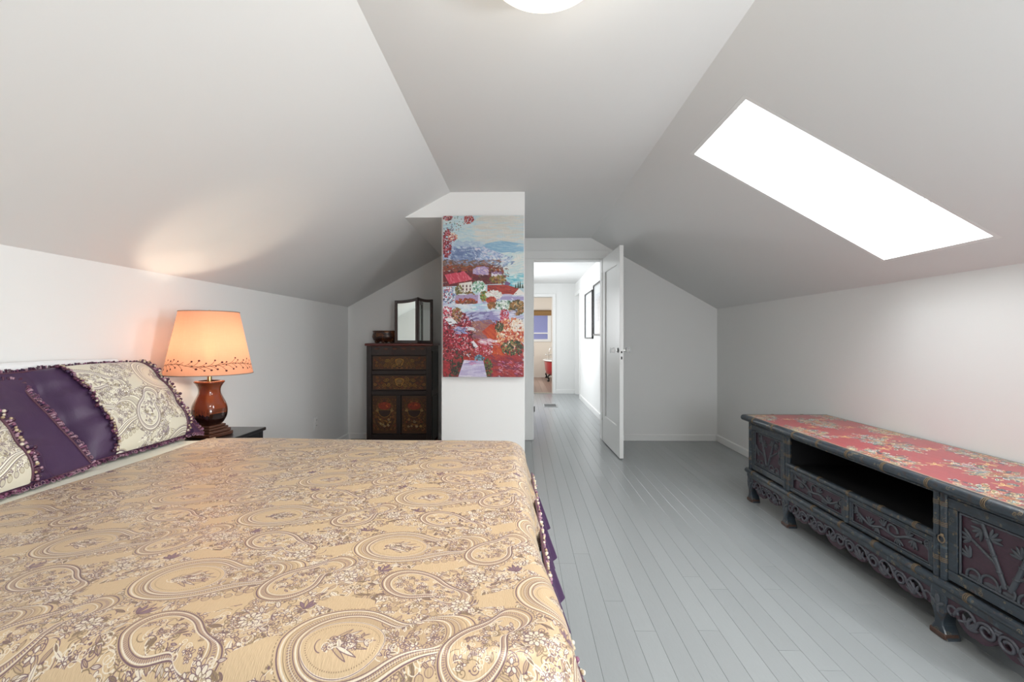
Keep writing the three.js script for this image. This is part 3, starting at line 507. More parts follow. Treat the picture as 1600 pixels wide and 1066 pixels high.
    for (let x = 10, i = 0; x < w; x += 27, i++) {
      const s = i % 2 ? 1 : -1, l = rr(50, 84), ex = x + l * rr(0.75, 1.0), ey = stem(x) + s * l * rr(0.42, 0.8);
      g.lineWidth = 3; g.beginPath(); g.moveTo(x, stem(x)); g.quadraticCurveTo(x + l * 0.5, stem(x) + s * 6, ex, ey); g.stroke();
      g.beginPath(); g.arc(ex, ey, rr(7, 10), 0, 7); g.fill();
      if (i % 3 === 0) { g.lineWidth = 2.2; const mx = x + l * 0.5, my = stem(x) + s * l * 0.2; g.beginPath(); g.moveTo(mx, my); g.lineTo(mx + 26, my - s * 14); g.stroke(); g.beginPath(); g.arc(mx + 30, my - s * 16, 6, 0, 7); g.fill(); }
    }
  });
  const shadeMat = mat({ map: ctex(print, 1, 1, true), roughness: 0.95, transmission: 0.4, thickness: 0, specularIntensity: 0.2, side: THREE.DoubleSide });
  const sh = M('lamp_shade', new THREE.CylinderGeometry(0.133, 0.196, 0.315, 72, 1, true).translate(0, 0.4775, 0), shadeMat, lamp);
  sh.userData.label = 'tapered linen shade printed with a twig of berries';
  M('shade_trim', merge([new THREE.TorusGeometry(0.133, 0.0025, 6, 72).rotateX(Math.PI / 2).translate(0, 0.635, 0), new THREE.TorusGeometry(0.196, 0.0025, 6, 72).rotateX(Math.PI / 2).translate(0, 0.32, 0)]), mat({ color: lin(0.32, 0.22, 0.17), roughness: 0.8 }), lamp);
  M('light_bulb', merge([ball(0, 0.44, 0, 0.03, 0.036, 0.03, 20, 14), rod([0, 0.38, 0], [0, 0.415, 0], 0.014, 0.02, 14)]), mat({ color: 0xffffff, emissive: lin(1, 0.74, 0.45), emissiveIntensity: 4, roughness: 0.4 }), lamp);
  const l = new THREE.PointLight(new THREE.Color().setRGB(1, 0.83, 0.64), 0.26); l.name = 'table_lamp_light'; l.position.set(0, 0.45, 0); l.shadow.radius = 1.6; lamp.add(l);
}
{
  const o = T('wall_outlet', 'white electrical outlet plate low on the wall behind the bed', 'outlet', [XL + 0.001, 0.319, -4.12], Math.PI / 2);
  M('plate', B(-0.036, 0.036, -0.058, 0.058, 0, 0.006, 0.003), trimPaint, o);
  for (const y of [-0.024, 0.024]) { const s = M('socket', B(-0.016, 0.016, y - 0.014, y + 0.014, 0.006, 0.009, 0.002), trimPaint, o); M('slot', merge([B(-0.008, -0.005, y - 0.005, y + 0.007, 0.0088, 0.0096, 0), B(0.005, 0.008, y - 0.005, y + 0.007, 0.0088, 0.0096, 0)]), darkMetal, s); }
}

// ---------------------------------------------------------------- ceiling lamp
{
  const c = T('ceiling_lamp', 'round frosted glass flush ceiling lamp with warm light', 'lamp', [0.065, YC, -1.25]);
  M('mounting_pan', new THREE.LatheGeometry([[0.001, 0], [0.15, 0], [0.155, -0.012], [0.15, -0.03], [0.001, -0.03]].map(([x, y]) => new THREE.Vector2(x, y)), 48), mat({ color: lin(0.6, 0.55, 0.46), roughness: 0.35, metalness: 0.8 }), c);
  const dome = []; for (let i = 0; i <= 14; i++) { const a = i / 14 * Math.PI / 2; dome.push(new THREE.Vector2(Math.max(0.0005, 0.172 * Math.sin(a)), -0.036 - 0.088 * Math.cos(a))); } dome.push(new THREE.Vector2(0.178, -0.034), new THREE.Vector2(0.172, -0.03));
  M('glass_dome', new THREE.LatheGeometry(dome, 56), mat({ color: lin(0.85, 0.8, 0.7), emissive: lin(1, 0.93, 0.78), emissiveIntensity: 0.9, roughness: 0.25 }), c).userData.label = 'glowing frosted glass bowl';
  for (let i = 0; i < 3; i++) { const a = 2.75 + i * 2.094; M('glass_clip', merge([rod([Math.cos(a) * 0.165, -0.025, -Math.sin(a) * 0.165], [Math.cos(a) * 0.192, -0.033, -Math.sin(a) * 0.192], 0.005), ball(Math.cos(a) * 0.194, -0.036, -Math.sin(a) * 0.194, 0.009, 0.012, 0.009)]), darkMetal, c); }
  const l = new THREE.PointLight(new THREE.Color().setRGB(1, 0.93, 0.82), 0.16); l.name = 'ceiling_lamp_light'; l.position.set(0, -0.21, 0); l.shadow.radius = 4; c.add(l);
  const s = new THREE.SpotLight(new THREE.Color().setRGB(1, 0.95, 0.87), 2.6, 0, 1.36, 1); s.name = 'ceiling_lamp_downlight'; s.position.set(0, -0.15, 0); s.target.position.set(0, -2, 0); s.shadow.radius = 6; s.castShadow = true; c.add(s, s.target);
}

// ---------------------------------------------------------------- painting on the projection
{
  const art = canvas(768, 1536, (g, W, H) => {
    const X = (x) => x * W, Y = (y) => y * H;
    const path = (p) => { g.beginPath(); p.forEach(([x, y], i) => g[i ? 'lineTo' : 'moveTo'](X(x), Y(y))); g.closePath(); };
    const shape = (p, c) => { path(p); g.fillStyle = c; g.fill(); };
    const dabs = (n, box, cols, l, w, ang = 0, spread = 0.5) => { for (let i = 0; i < n; i++) { const x = rr(box[0], box[1]), y = rr(box[2], box[3]); g.save(); g.translate(X(x), Y(y)); g.rotate(ang + rr(-spread, spread)); g.globalAlpha = rr(0.55, 1); g.fillStyle = pick(cols); g.beginPath(); g.ellipse(0, 0, l * rr(0.5, 1.3), w * rr(0.5, 1.3), 0, 0, 7); g.fill(); g.restore(); } g.globalAlpha = 1; };
    const clump = (n, cx, cy, rx, ry, cols, s) => { for (let i = 0; i < n; i++) { const a = rnd() * 6.283, q = Math.sqrt(rnd()); g.fillStyle = pick(cols); g.globalAlpha = rr(0.7, 1); g.beginPath(); g.ellipse(X(cx + Math.cos(a) * q * rx), Y(cy + Math.sin(a) * q * ry), s * rr(0.5, 1.4), s * rr(0.4, 1.0), rnd() * 3, 0, 7); g.fill(); } g.globalAlpha = 1; };
    const inside = (p, f) => { g.save(); path(p); g.clip(); f(); g.restore(); };
    g.fillStyle = '#bdd6de'; g.fillRect(0, 0, W, H);
    dabs(900, [0, 1, 0, 0.22], ['#bcd8e0', '#c9dde0', '#d6dfdb', '#b3d2df', '#cfe0e2'], 60, 9, 0.05, 0.3);
    dabs(300, [0.45, 1, 0, 0.17], ['#dcdcd4', '#d9d6cd', '#cfdde0', '#e2dfd6'], 70, 9, 0, 0.2);
    inside([[0.42, 0.185], [0.6, 0.165], [0.72, 0.155], [1, 0.175], [1, 0.23], [0.6, 0.23]], () => dabs(240, [0.4, 1, 0.15, 0.24], ['#93bcd6', '#a5c8dc', '#8ab4d2'], 50, 7, 0.08, 0.2));
    inside([[0.7, 0.23], [1, 0.22], [1, 0.45], [0.6, 0.42], [0.62, 0.3]], () => { dabs(400, [0.6, 1, 0.22, 0.45], ['#e2e6df', '#d9e6e4', '#c4dfe2', '#eceae0'], 50, 8, -0.2, 0.3); dabs(120, [0.78, 1, 0.36, 0.44], ['#86cbd8', '#a6dbe2', '#5fb6cc', '#e8f2f0'], 36, 6, 0, 0.2); });
    inside([[0, 0.165], [0.2, 0.165], [0.45, 0.18], [0.62, 0.215], [0.86, 0.262], [0.84, 0.285], [0.7, 0.33], [0, 0.34]], () => { dabs(900, [0, 0.9, 0.16, 0.34], ['#9fb0d0', '#b2c1dc', '#93a5cb', '#c6d1e3', '#8296c0', '#bcc6de'], 26, 8, 0.3, 0.8); dabs(160, [0.1, 0.45, 0.2, 0.29], ['#7083ac', '#8698be', '#6b7ea6'], 18, 8, 0.5, 0.8); dabs(180, [0.4, 0.85, 0.2, 0.3], ['#dfe4ee', '#cdd6e8', '#e8d9e0', '#8ea9d4'], 16, 6, 0.3, 0.8); });
    inside([[0, 0.285], [0.2, 0.285], [0.55, 0.3], [0.74, 0.31], [0.76, 0.36], [0.8, 0.42], [0, 0.44]], () => { dabs(900, [0, 0.8, 0.28, 0.44], ['#8c4630', '#a8552f', '#6b3b30', '#7b5a38', '#5c2b30', '#93402f'], 24, 9, 0.2, 0.8); dabs(300, [0, 0.7, 0.35, 0.44], ['#6b2028', '#7f2a2c', '#55202a'], 26, 9, 0.2, 0.8); });
    dabs(200, [0, 0.72, 0.275, 0.305], ['#7c6a62', '#8d8496', '#6e5a56', '#8a9ab8', '#a0603e'], 22, 7, 0.2, 0.7); dabs(120, [0, 0.5, 0.16, 0.19], ['#b7cbdc', '#a9bdd6', '#c6d8e0'], 24, 7, 0.1, 0.5); dabs(60, [0.6, 0.88, 0.25, 0.32], ['#c9dbe2', '#7f93b6', '#dfe8e8'], 16, 6, -0.3, 0.5); dabs(70, [0.7, 0.82, 0.32, 0.43], ['#d8e4e2', '#7a4a40', '#9cc8d0'], 12, 5, 0.6, 0.8);
    shape([[0.37, 0.335], [0.42, 0.318], [0.52, 0.313], [0.565, 0.335], [0.565, 0.368], [0.37, 0.36]], '#b49ec4'); dabs(40, [0.38, 0.56, 0.32, 0.365], ['#d8b9c8', '#c5a7cf', '#9d8abf', '#e6cdd2'], 14, 5, 0.3);
    shape([[0.6, 0.355], [0.66, 0.345], [0.72, 0.362], [0.72, 0.385], [0.6, 0.38]], '#e4dde6'); dabs(14, [0.6, 0.72, 0.345, 0.36], ['#7d5a86', '#8d6a96'], 16, 5, 0.4);
    clump(90, 0.68, 0.395, 0.1, 0.025, ['#7f6a34', '#a5803c', '#5d5a2c', '#b08a4a'], 10);
    shape([[0.02, 0.365], [0.26, 0.343], [0.37, 0.395], [0.08, 0.425]], '#d2455c'); inside([[0.02, 0.365], [0.26, 0.343], [0.37, 0.395], [0.08, 0.425]], () => dabs(120, [0.02, 0.37, 0.34, 0.43], ['#e0617a', '#c93a50', '#d9566a', '#ee8a98'], 22, 4, 1.1, 0.3)); dabs(10, [0.1, 0.3, 0.342, 0.352], ['#401818'], 8, 6);
    shape([[0.2, 0.42], [0.36, 0.408], [0.36, 0.475], [0.2, 0.482]], '#efe9df'); for (const x of [0.24, 0.285, 0.33]) for (const y of [0.437, 0.458]) shape([[x, y - 0.008], [x + 0.018, y - 0.009], [x + 0.018, y + 0.006], [x, y + 0.007]], '#6a4a4c');
    clump(80, 0.2, 0.47, 0.05, 0.04, ['#5f6134', '#7c6a34', '#8a7a44'], 9); clump(60, 0.33, 0.485, 0.07, 0.015, ['#7f5a2c', '#5f5a2a', '#a07038'], 9);
    shape([[0.55, 0.43], [0.78, 0.428], [0.94, 0.452], [0.85, 0.502], [0.55, 0.49]], '#a03028'); inside([[0.55, 0.43], [0.78, 0.428], [0.94, 0.452], [0.85, 0.502], [0.55, 0.49]], () => dabs(90, [0.55, 0.95, 0.43, 0.5], ['#b13a30', '#8f2a26', '#c04838'], 40, 5, 0.1, 0.2));
    shape([[0.85, 0.502], [0.94, 0.452], [1, 0.478], [1, 0.505]], '#f2ede6'); shape([[0.78, 0.405], [0.84, 0.42], [0.82, 0.432], [0.76, 0.43]], '#7a5a84');
    for (const [x, h] of [[0.9, 0.03], [0.93, 0.045], [0.955, 0.05], [0.985, 0.03]]) shape([[x - 0.013, 0.45], [x, 0.45 - h], [x + 0.013, 0.45]], '#2c4030');
    // terrace, walls, plaza
    dabs(700, [0, 1, 0.49, 0.68], ['#b9b6da', '#d5e2ee', '#e9eef2', '#9b97c4', '#c7d6e8'], 44, 10, -0.08, 0.25);
    shape([[0.15, 0.492], [0.46, 0.49], [0.46, 0.55], [0.15, 0.56]], '#b49cc0'); clump(160, 0.29, 0.535, 0.13, 0.02, ['#a0402c', '#8c5a30', '#c25a3c', '#6a3028'], 11);
    shape([[0.44, 0.478], [0.475, 0.478], [0.47, 0.545], [0.43, 0.545]], '#dcd4ee'); shape([[0.66, 0.5], [1, 0.503], [1, 0.525], [0.66, 0.52]], '#a9a0cc');
    dabs(260, [0.14, 0.6, 0.55, 0.62], ['#f1f4f2', '#d7ecf2', '#b5dcea', '#e8eef4', '#bcc6e8'], 46, 9, -0.06, 0.2);
    dabs(300, [0.3, 0.68, 0.6, 0.67], ['#8d86b6', '#a8a2cc', '#c5cae6', '#7a74a6'], 38, 9, -0.1, 0.3);
    clump(200, 0.44, 0.44, 0.09, 0.035, ['#f6f6f0', '#dfeee4', '#8fbfa0', '#4f8a64', '#ffffff', '#a7d0c0'], 10);
    clump(130, 0.51, 0.5, 0.05, 0.03, ['#5e7a3a', '#8aa04a', '#b6763a', '#3f5a34'], 10); clump(190, 0.63, 0.492, 0.1, 0.028, ['#ffffff', '#f0efe6', '#dfe4d8', '#e8d8d2'], 10); clump(90, 0.6, 0.525, 0.06, 0.02, ['#c2492f', '#a03a2a', '#d86a4a'], 11);
    clump(260, 0.07, 0.49, 0.09, 0.05, ['#ffffff', '#e6ecf4', '#8298c4', '#33405e', '#cfd8ea', '#c2485a'], 9);
    clump(220, 0.76, 0.556, 0.13, 0.03, ['#eef4e6', '#c9dccc', '#7aa28a', '#ffffff', '#4a6a50'], 10); clump(240, 0.92, 0.57, 0.1, 0.045, ['#8a6a34', '#a5713a', '#5e4a2c', '#caa06a', '#3e4a2c'], 11); clump(70, 0.6, 0.555, 0.05, 0.02, ['#b4743a', '#8a5a30'], 11);
    shape([[0.58, 0.6], [0.68, 0.598], [0.72, 0.65], [0.57, 0.645]], '#9a92c4'); dabs(60, [0.66, 0.9, 0.59, 0.64], ['#d9d6ec', '#b6aed6', '#e9e6f2'], 30, 6, 0.05, 0.2); clump(150, 0.76, 0.63, 0.055, 0.055, ['#c43a50', '#d85a70', '#a82a40', '#ee98a2'], 9);
    // red path and the dark ground round it
    inside([[0.3, 0.66], [1, 0.62], [1, 1], [0, 1], [0, 0.7]], () => { dabs(1300, [0, 1, 0.66, 1], ['#a82c28', '#b8352a', '#8c2630', '#b04030'], 40, 10, 0.5, 0.5); dabs(300, [0.32, 0.6, 0.65, 0.76], ['#8a6a86', '#a06a62', '#94586a', '#b07a6a'], 30, 9, 0.4, 0.4); });
    inside([[0.48, 0.72], [0.6, 0.67], [0.68, 0.69], [0.74, 0.79], [0.94, 0.93], [0.6, 0.93], [0.62, 0.8]], () => dabs(500, [0.45, 0.95, 0.66, 0.94], ['#c8401f', '#d65a26', '#b8371f', '#cf4e2a'], 50, 9, 0.8, 0.25));
    dabs(260, [0.6, 1, 0.86, 1], ['#96242e', '#a82c30', '#7c2c46', '#b43c38'], 34, 9, 0.2, 0.5); dabs(60, [0.68, 1, 0.9, 0.98], ['#e29aa8', '#f0c4cc', '#c87ab0'], 16, 3, 0.2, 0.7);
    dabs(70, [0.46, 0.68, 0.765, 0.8], ['#f2dce0', '#e8b4c0', '#dca0c0', '#ffffff'], 28, 4, 0.1, 0.3); clump(90, 0.5, 0.83, 0.12, 0.05, ['#c93a4e', '#e0607a', '#f2c6cc', '#a02838'], 9);
    // flowers
    clump(900, 0.16, 0.72, 0.2, 0.13, ['#9c1f33', '#b82c42', '#7e182a', '#c84458', '#5e1422', '#8e1c30', '#e6a0aa'], 12); clump(120, 0.05, 0.6, 0.07, 0.04, ['#d8455a', '#f4c8cc', '#b02a44', '#ffffff'], 10); clump(90, 0.17, 0.615, 0.06, 0.045, ['#8a6a3a', '#a8553a', '#c8a06a', '#6a4a2c'], 10);
    shape([[0.02, 0.637], [0.11, 0.633], [0.19, 0.668], [0.08, 0.676]], '#f0f2f6'); dabs(40, [0.14, 0.28, 0.69, 0.73], ['#8e9cd2', '#b6c0e6', '#6f7cb8', '#e8ecf6'], 26, 7, 0.3, 0.3); dabs(16, [0.28, 0.38, 0.69, 0.71], ['#f2f2f6', '#dfe4f0'], 22, 6, 0.1);
    clump(300, 0.28, 0.79, 0.1, 0.05, ['#c22c3c', '#d84656', '#9c2030', '#f0b0b4', '#7a1826'], 11); shape([[0.34, 0.782], [0.38, 0.776], [0.44, 0.812], [0.4, 0.822]], '#f2eef4');
    clump(420, 0.84, 0.73, 0.18, 0.095, ['#e8a070', '#d8603c', '#f2d6a8', '#c24a30', '#efb890', '#fff0dc', '#e07a50'], 12); clump(120, 0.93, 0.68, 0.09, 0.04, ['#fff4e8', '#f4dcc0', '#efe6e0'], 10); clump(190, 0.86, 0.82, 0.14, 0.045, ['#33402a', '#4e5a34', '#26301f', '#8a8a4e'], 10); clump(60, 0.7, 0.69, 0.05, 0.03, ['#33402a', '#55603a'], 9);
    clump(480, 0.1, 0.92, 0.16, 0.09, ['#2c3226', '#3e4a34', '#20241e', '#7e2a30', '#a03438'], 12); clump(130, 0.07, 0.86, 0.08, 0.025, ['#b03a44', '#8a2a34'], 14); clump(120, 0.03, 0.95, 0.06, 0.05, ['#b8323a', '#962a30'], 12); clump(110, 0.56, 0.95, 0.05, 0.07, ['#2a301f', '#6a7a3a', '#454e2c'], 10); clump(60, 0.45, 0.885, 0.06, 0.02, ['#3e6a8a', '#7fa6b8', '#4e5a44'], 10);
    shape([[0.26, 0.895], [0.5, 0.9], [0.545, 1], [0.19, 1]], '#cfc6e4'); inside([[0.26, 0.895], [0.5, 0.9], [0.545, 1], [0.19, 1]], () => { dabs(160, [0.18, 0.55, 0.89, 1], ['#d8d0ea', '#c3b8de', '#e6e0f0', '#bdb2d8'], 50, 8, 0, 0.2); dabs(14, [0.28, 0.48, 0.9, 0.93], ['#d898c0', '#8a7ab0'], 30, 4, 0.1, 0.2); });
    dabs(150, [0, 0.4, 0.6, 0.88], ['#2e1418', '#4a1a22', '#26202a'], 13, 4, 0.7, 1.2); dabs(90, [0, 0.45, 0.6, 0.9], ['#f6e4e6', '#ffffff', '#f0c0c8'], 9, 3, 0.4, 1.2); dabs(80, [0.6, 1, 0.64, 0.88], ['#3a1a16', '#5a2a1c', '#fff2e0'], 10, 3, 0.7, 1.2); dabs(60, [0, 1, 0.44, 0.6], ['#2c2a3a', '#ffffff', '#4a3a4a'], 10, 3, 0.2, 1.0);
    // overhanging blossom
    clump(200, 0.05, 0.17, 0.055, 0.09, ['#8c2430', '#a83440', '#6a1c26', '#d8808a'], 9); clump(80, 0.06, 0.012, 0.055, 0.018, ['#9a3038', '#c2606a', '#5c2026', '#e0a8a0'], 8); clump(110, 0.32, 0.02, 0.06, 0.03, ['#a83440', '#e2a79c', '#8c2430', '#c86a5a'], 8); clump(60, 0.12, 0.13, 0.06, 0.025, ['#f0dcc0', '#d8907a', '#a83440', '#f6ead8'], 9); clump(40, 0.07, 0.09, 0.07, 0.05, ['#3a2a24', '#8c2430'], 5); clump(30, 0.16, 0.05, 0.12, 0.05, ['#4a5a40', '#8c3038'], 5);
  });
  const face = mat({ map: ctex(art, 1, 1, false), color: lin(0.75, 0.75, 0.75), roughness: 0.5, clearcoat: 0.08, clearcoatRoughness: 0.3, bumpMap: noiseTex(512, [70, 160], [0.5, 0.5], 1), bumpScale: 0.0012 });
  const p = T('painting', 'tall unframed canvas painting of a red flowered hillside village above the sea', 'painting', [-0.2755, 0.802, -3.35]);
  M('canvas_wrap', B(-0.2915, 0.2915, 0, 1.162, 0.001, 0.0385, 0.002), mat({ color: lin(0.16, 0.03, 0.04), roughness: 0.6 }), p);
  M('painted_face', new THREE.PlaneGeometry(0.583, 1.161, 1, 1).translate(0, 0.581, 0.0392), face, p);
}

// ---------------------------------------------------------------- dresser in the alcove
function scrollPanel(w, h, draw) {                                       // gold scrollwork on brown lacquer
  return canvas(w, h, (g) => {
    g.fillStyle = '#4a2c18'; g.fillRect(0, 0, w, h);
    for (let i = 0; i < 900; i++) { g.globalAlpha = rr(0.05, 0.2); g.fillStyle = pick(['#6b4423', '#33190e', '#7a3a20', '#584020']); g.fillRect(rnd() * w, rnd() * h, rr(4, 40), rr(2, 8)); }
    g.globalAlpha = 1;
    const scroll = (x, y, r, flip, col) => { g.save(); g.translate(x, y); g.scale(flip, 1); g.rotate(rr(-0.6, 0.6)); curl(g, r + 2, 1.6, '#1c0e08', r * 0.42); curl(g, r, 1.6, col, r * 0.22); g.restore(); };
    const cols = ['#b5783e', '#9c6430', '#c48a48', '#7a4a28', '#a85a34'];
    const cells = Math.round(w * h / 1000);
    for (let i = 0; i < cells; i++) { const x = rr(0.04, 0.5) * w, y = rr(0.08, 0.92) * h, r = rr(8, 17), c = pick(cols), s0 = seed; scroll(x, y, r, 1, c); seed = s0; scroll(w - x, y, r, -1, c); }
    draw(g, scroll, cols);
    g.strokeStyle = '#1e0f09'; g.lineWidth = 8; g.strokeRect(3, 3, w - 6, h - 6); g.strokeStyle = '#7a5526'; g.lineWidth = 2.5; g.strokeRect(9, 9, w - 18, h - 18);
  });
}
{
  const lacquer = mat({ color: lin(0.021, 0.012, 0.011), roughness: 0.34, bumpMap: plankBump, bumpScale: 0.0004, clearcoat: 0.2 });
  const side = mat({ color: lin(0.026, 0.030, 0.031), roughness: 0.4 }), redTop = mat({ color: lin(0.115, 0.018, 0.014), roughness: 0.3, clearcoat: 0.3 });
  const mask = (w, h) => (g) => { const x = w / 2, y = h * 0.46; for (const s of [-1, 1]) for (let i = 0; i < 9; i++) { g.save(); g.translate(x + s * h * (0.28 + 0.09 * i), y + Math.sin(i * 1.7) * h * 0.22); g.scale(s, 1); curl(g, h * 0.15, 1.5, '#1c0e08', 8); curl(g, h * 0.14, 1.5, pick(['#a87a34', '#8a5f2a', '#b58a40']), 4.5); g.restore(); }
    g.fillStyle = '#96682c'; g.beginPath(); g.moveTo(x - h * 0.36, y - h * 0.2); g.quadraticCurveTo(x, y - h * 0.42, x + h * 0.36, y - h * 0.2); g.quadraticCurveTo(x + h * 0.3, y + h * 0.3, x, y + h * 0.34); g.quadraticCurveTo(x - h * 0.3, y + h * 0.3, x - h * 0.36, y - h * 0.2); g.fill(); g.strokeStyle = '#1c0e08'; g.lineWidth = 4; g.stroke();
    for (const s of [-1, 1]) { g.strokeStyle = '#b58a40'; g.lineWidth = 5; g.beginPath(); g.arc(x + s * h * 0.16, y - h * 0.1, h * 0.1, 3.4, 6.1); g.stroke(); g.fillStyle = '#1d0d07'; g.beginPath(); g.ellipse(x + s * h * 0.15, y - h * 0.06, h * 0.065, h * 0.04, s * 0.4, 0, 7); g.fill(); g.save(); g.translate(x + s * h * 0.13, y + h * 0.16); g.scale(s, 1); curl(g, h * 0.09, 1.3, '#b58a40', 4); g.restore(); } g.fillStyle = '#2a120a'; g.beginPath(); g.ellipse(x, y + h * 0.2, h * 0.13, h * 0.05, 0, 0, 7); g.fill(); };
  const urn = (w, h) => (g) => { g.strokeStyle = '#1d0f09'; g.lineWidth = 12; g.beginPath(); g.ellipse(w / 2, h * 0.5, w * 0.42, h * 0.44, 0, 0, 7); g.stroke(); g.strokeStyle = '#b98a3c'; g.lineWidth = 3; g.stroke(); g.fillStyle = '#8c3520'; g.beginPath(); g.ellipse(w / 2, h * 0.27, w * 0.26, h * 0.1, 0, 0, 7); g.fill(); for (let i = 0; i < 9; i++) { g.fillStyle = pick(['#a8452a', '#c0602f', '#702a18']); g.beginPath(); g.arc(w / 2 + rr(-0.2, 0.2) * w, h * rr(0.19, 0.31), rr(7, 13), 0, 7); g.fill(); } g.fillStyle = '#39231c'; g.beginPath(); g.moveTo(w * 0.24, h * 0.38); g.lineTo(w * 0.76, h * 0.38); g.quadraticCurveTo(w * 0.74, h * 0.56, w * 0.5, h * 0.57); g.quadraticCurveTo(w * 0.26, h * 0.56, w * 0.24, h * 0.38); g.fill(); g.strokeStyle = '#c79a48'; g.lineWidth = 3.5; g.stroke(); for (const s of [-1, 1]) { g.save(); g.translate(w / 2 + s * w * 0.3, h * 0.38); g.scale(s, 1); curl(g, 20, 1.4, '#d0b070', 5); g.restore(); } for (let i = 0; i < 12; i++) { g.save(); g.translate(w / 2 + rr(-0.27, 0.27) * w, h * rr(0.62, 0.82)); curl(g, rr(12, 22), 1.5, pick(['#c8a860', '#a87838', '#d8c090']), 4); g.restore(); } };
  const d = T('dresser', 'dark lacquered tall chest with gold painted drawers and doors', 'dresser', [-1.2045, 0.0064, -4.69]);
  const hw = 0.3205, zf = 0.19, zb = -0.19;
  M('carcass', merge([B(-hw, hw, 0.06, 1.0, zb, zf - 0.03, 0.003), B(-hw, -hw + 0.05, 0, 1.0, zf - 0.03, zf, 0.003), B(hw - 0.05, hw, 0, 1.0, zf - 0.03, zf, 0.003), ...[[0.06, 0.132], [0.516, 0.56], [0.718, 0.76], [0.907, 1.0]].map(([a, b]) => B(-hw + 0.05, hw - 0.05, a, b, zf - 0.03, zf - 0.001, 0.003)), B(-0.019, 0.019, 0.132, 0.516, zf - 0.03, zf - 0.001, 0.003), B(-hw, -hw + 0.05, 0, 0.07, zb, zb + 0.05), B(hw - 0.05, hw, 0, 0.07, zb, zb + 0.05)]), lacquer, d);
  M('chest_top', B(-hw - 0.015, hw + 0.02, 1.0, 1.026, zb, zf + 0.018, 0.008), redTop, d).userData.label = 'dark red lacquered top board';
  for (const s of [-1, 1]) for (const [a, b] of [[0.05, 0.5], [0.56, 0.95]]) M('side_panel', merge([B(s * hw - 0.004, s * hw + 0.004, a, b, -0.15, -0.135, 0.002), B(s * hw - 0.004, s * hw + 0.004, a, b, 0.135, 0.15, 0.002), B(s * hw - 0.004, s * hw + 0.004, a, a + 0.02, -0.15, 0.15, 0.002), B(s * hw - 0.004, s * hw + 0.004, b - 0.02, b, -0.15, 0.15, 0.002), B(s * hw - 0.001, s * hw + 0.002, a, b, -0.15, 0.15, 0)]), side, d);
  M('crest_carving', merge([-0.22, -0.13, -0.04, 0.05, 0.14, 0.23].map((x) => ball(x, 0.972, zf + 0.001, 0.026, 0.008, 0.004))), mat({ color: lin(0.14, 0.05, 0.03), roughness: 0.5 }), d);
  const panel = (name, x0, x1, y0, y1, tex) => {
    const m = M(name, B(x0, x1, y0, y1, zf - 0.028, zf - 0.012, 0.002), lacquer, d), w = x1 - x0, h = y1 - y0;
    const f = new THREE.PlaneGeometry(w - 0.008, h - 0.008, 60, 40), p = f.attributes.position;
    M('painted_panel', f.translate((x0 + x1) / 2, (y0 + y1) / 2, zf - 0.0112), mat({ map: ctex(tex, 1, 1, false), bumpMap: ctex(tex, 1, 1, false), bumpScale: 0.004, roughness: 0.45 }), m); return m;
  };
  for (const [y0, y1, sd] of [[0.762, 0.905, 0], [0.562, 0.716, 1]]) { const w = 512, h = Math.round(512 * (y1 - y0) / 0.55); const m = panel('drawer', -0.27, 0.276, y0, y1, scrollPanel(w, h, mask(w, h))); const yc = (y0 + y1) / 2; M('drawer_pull', merge([ball(0.003, yc + 0.012, zf - 0.008, 0.03, 0.026, 0.008), ball(0.003, yc - 0.012, zf - 0.004, 0.016, 0.012, 0.008)]), mat({ color: lin(0.22, 0.12, 0.04), roughness: 0.45 }), m); }
  for (const [x0, x1] of [[-0.27, -0.02], [0.02, 0.276]]) panel('cabinet_door', x0, x1, 0.134, 0.514, scrollPanel(340, 512, urn(340, 512)));
}
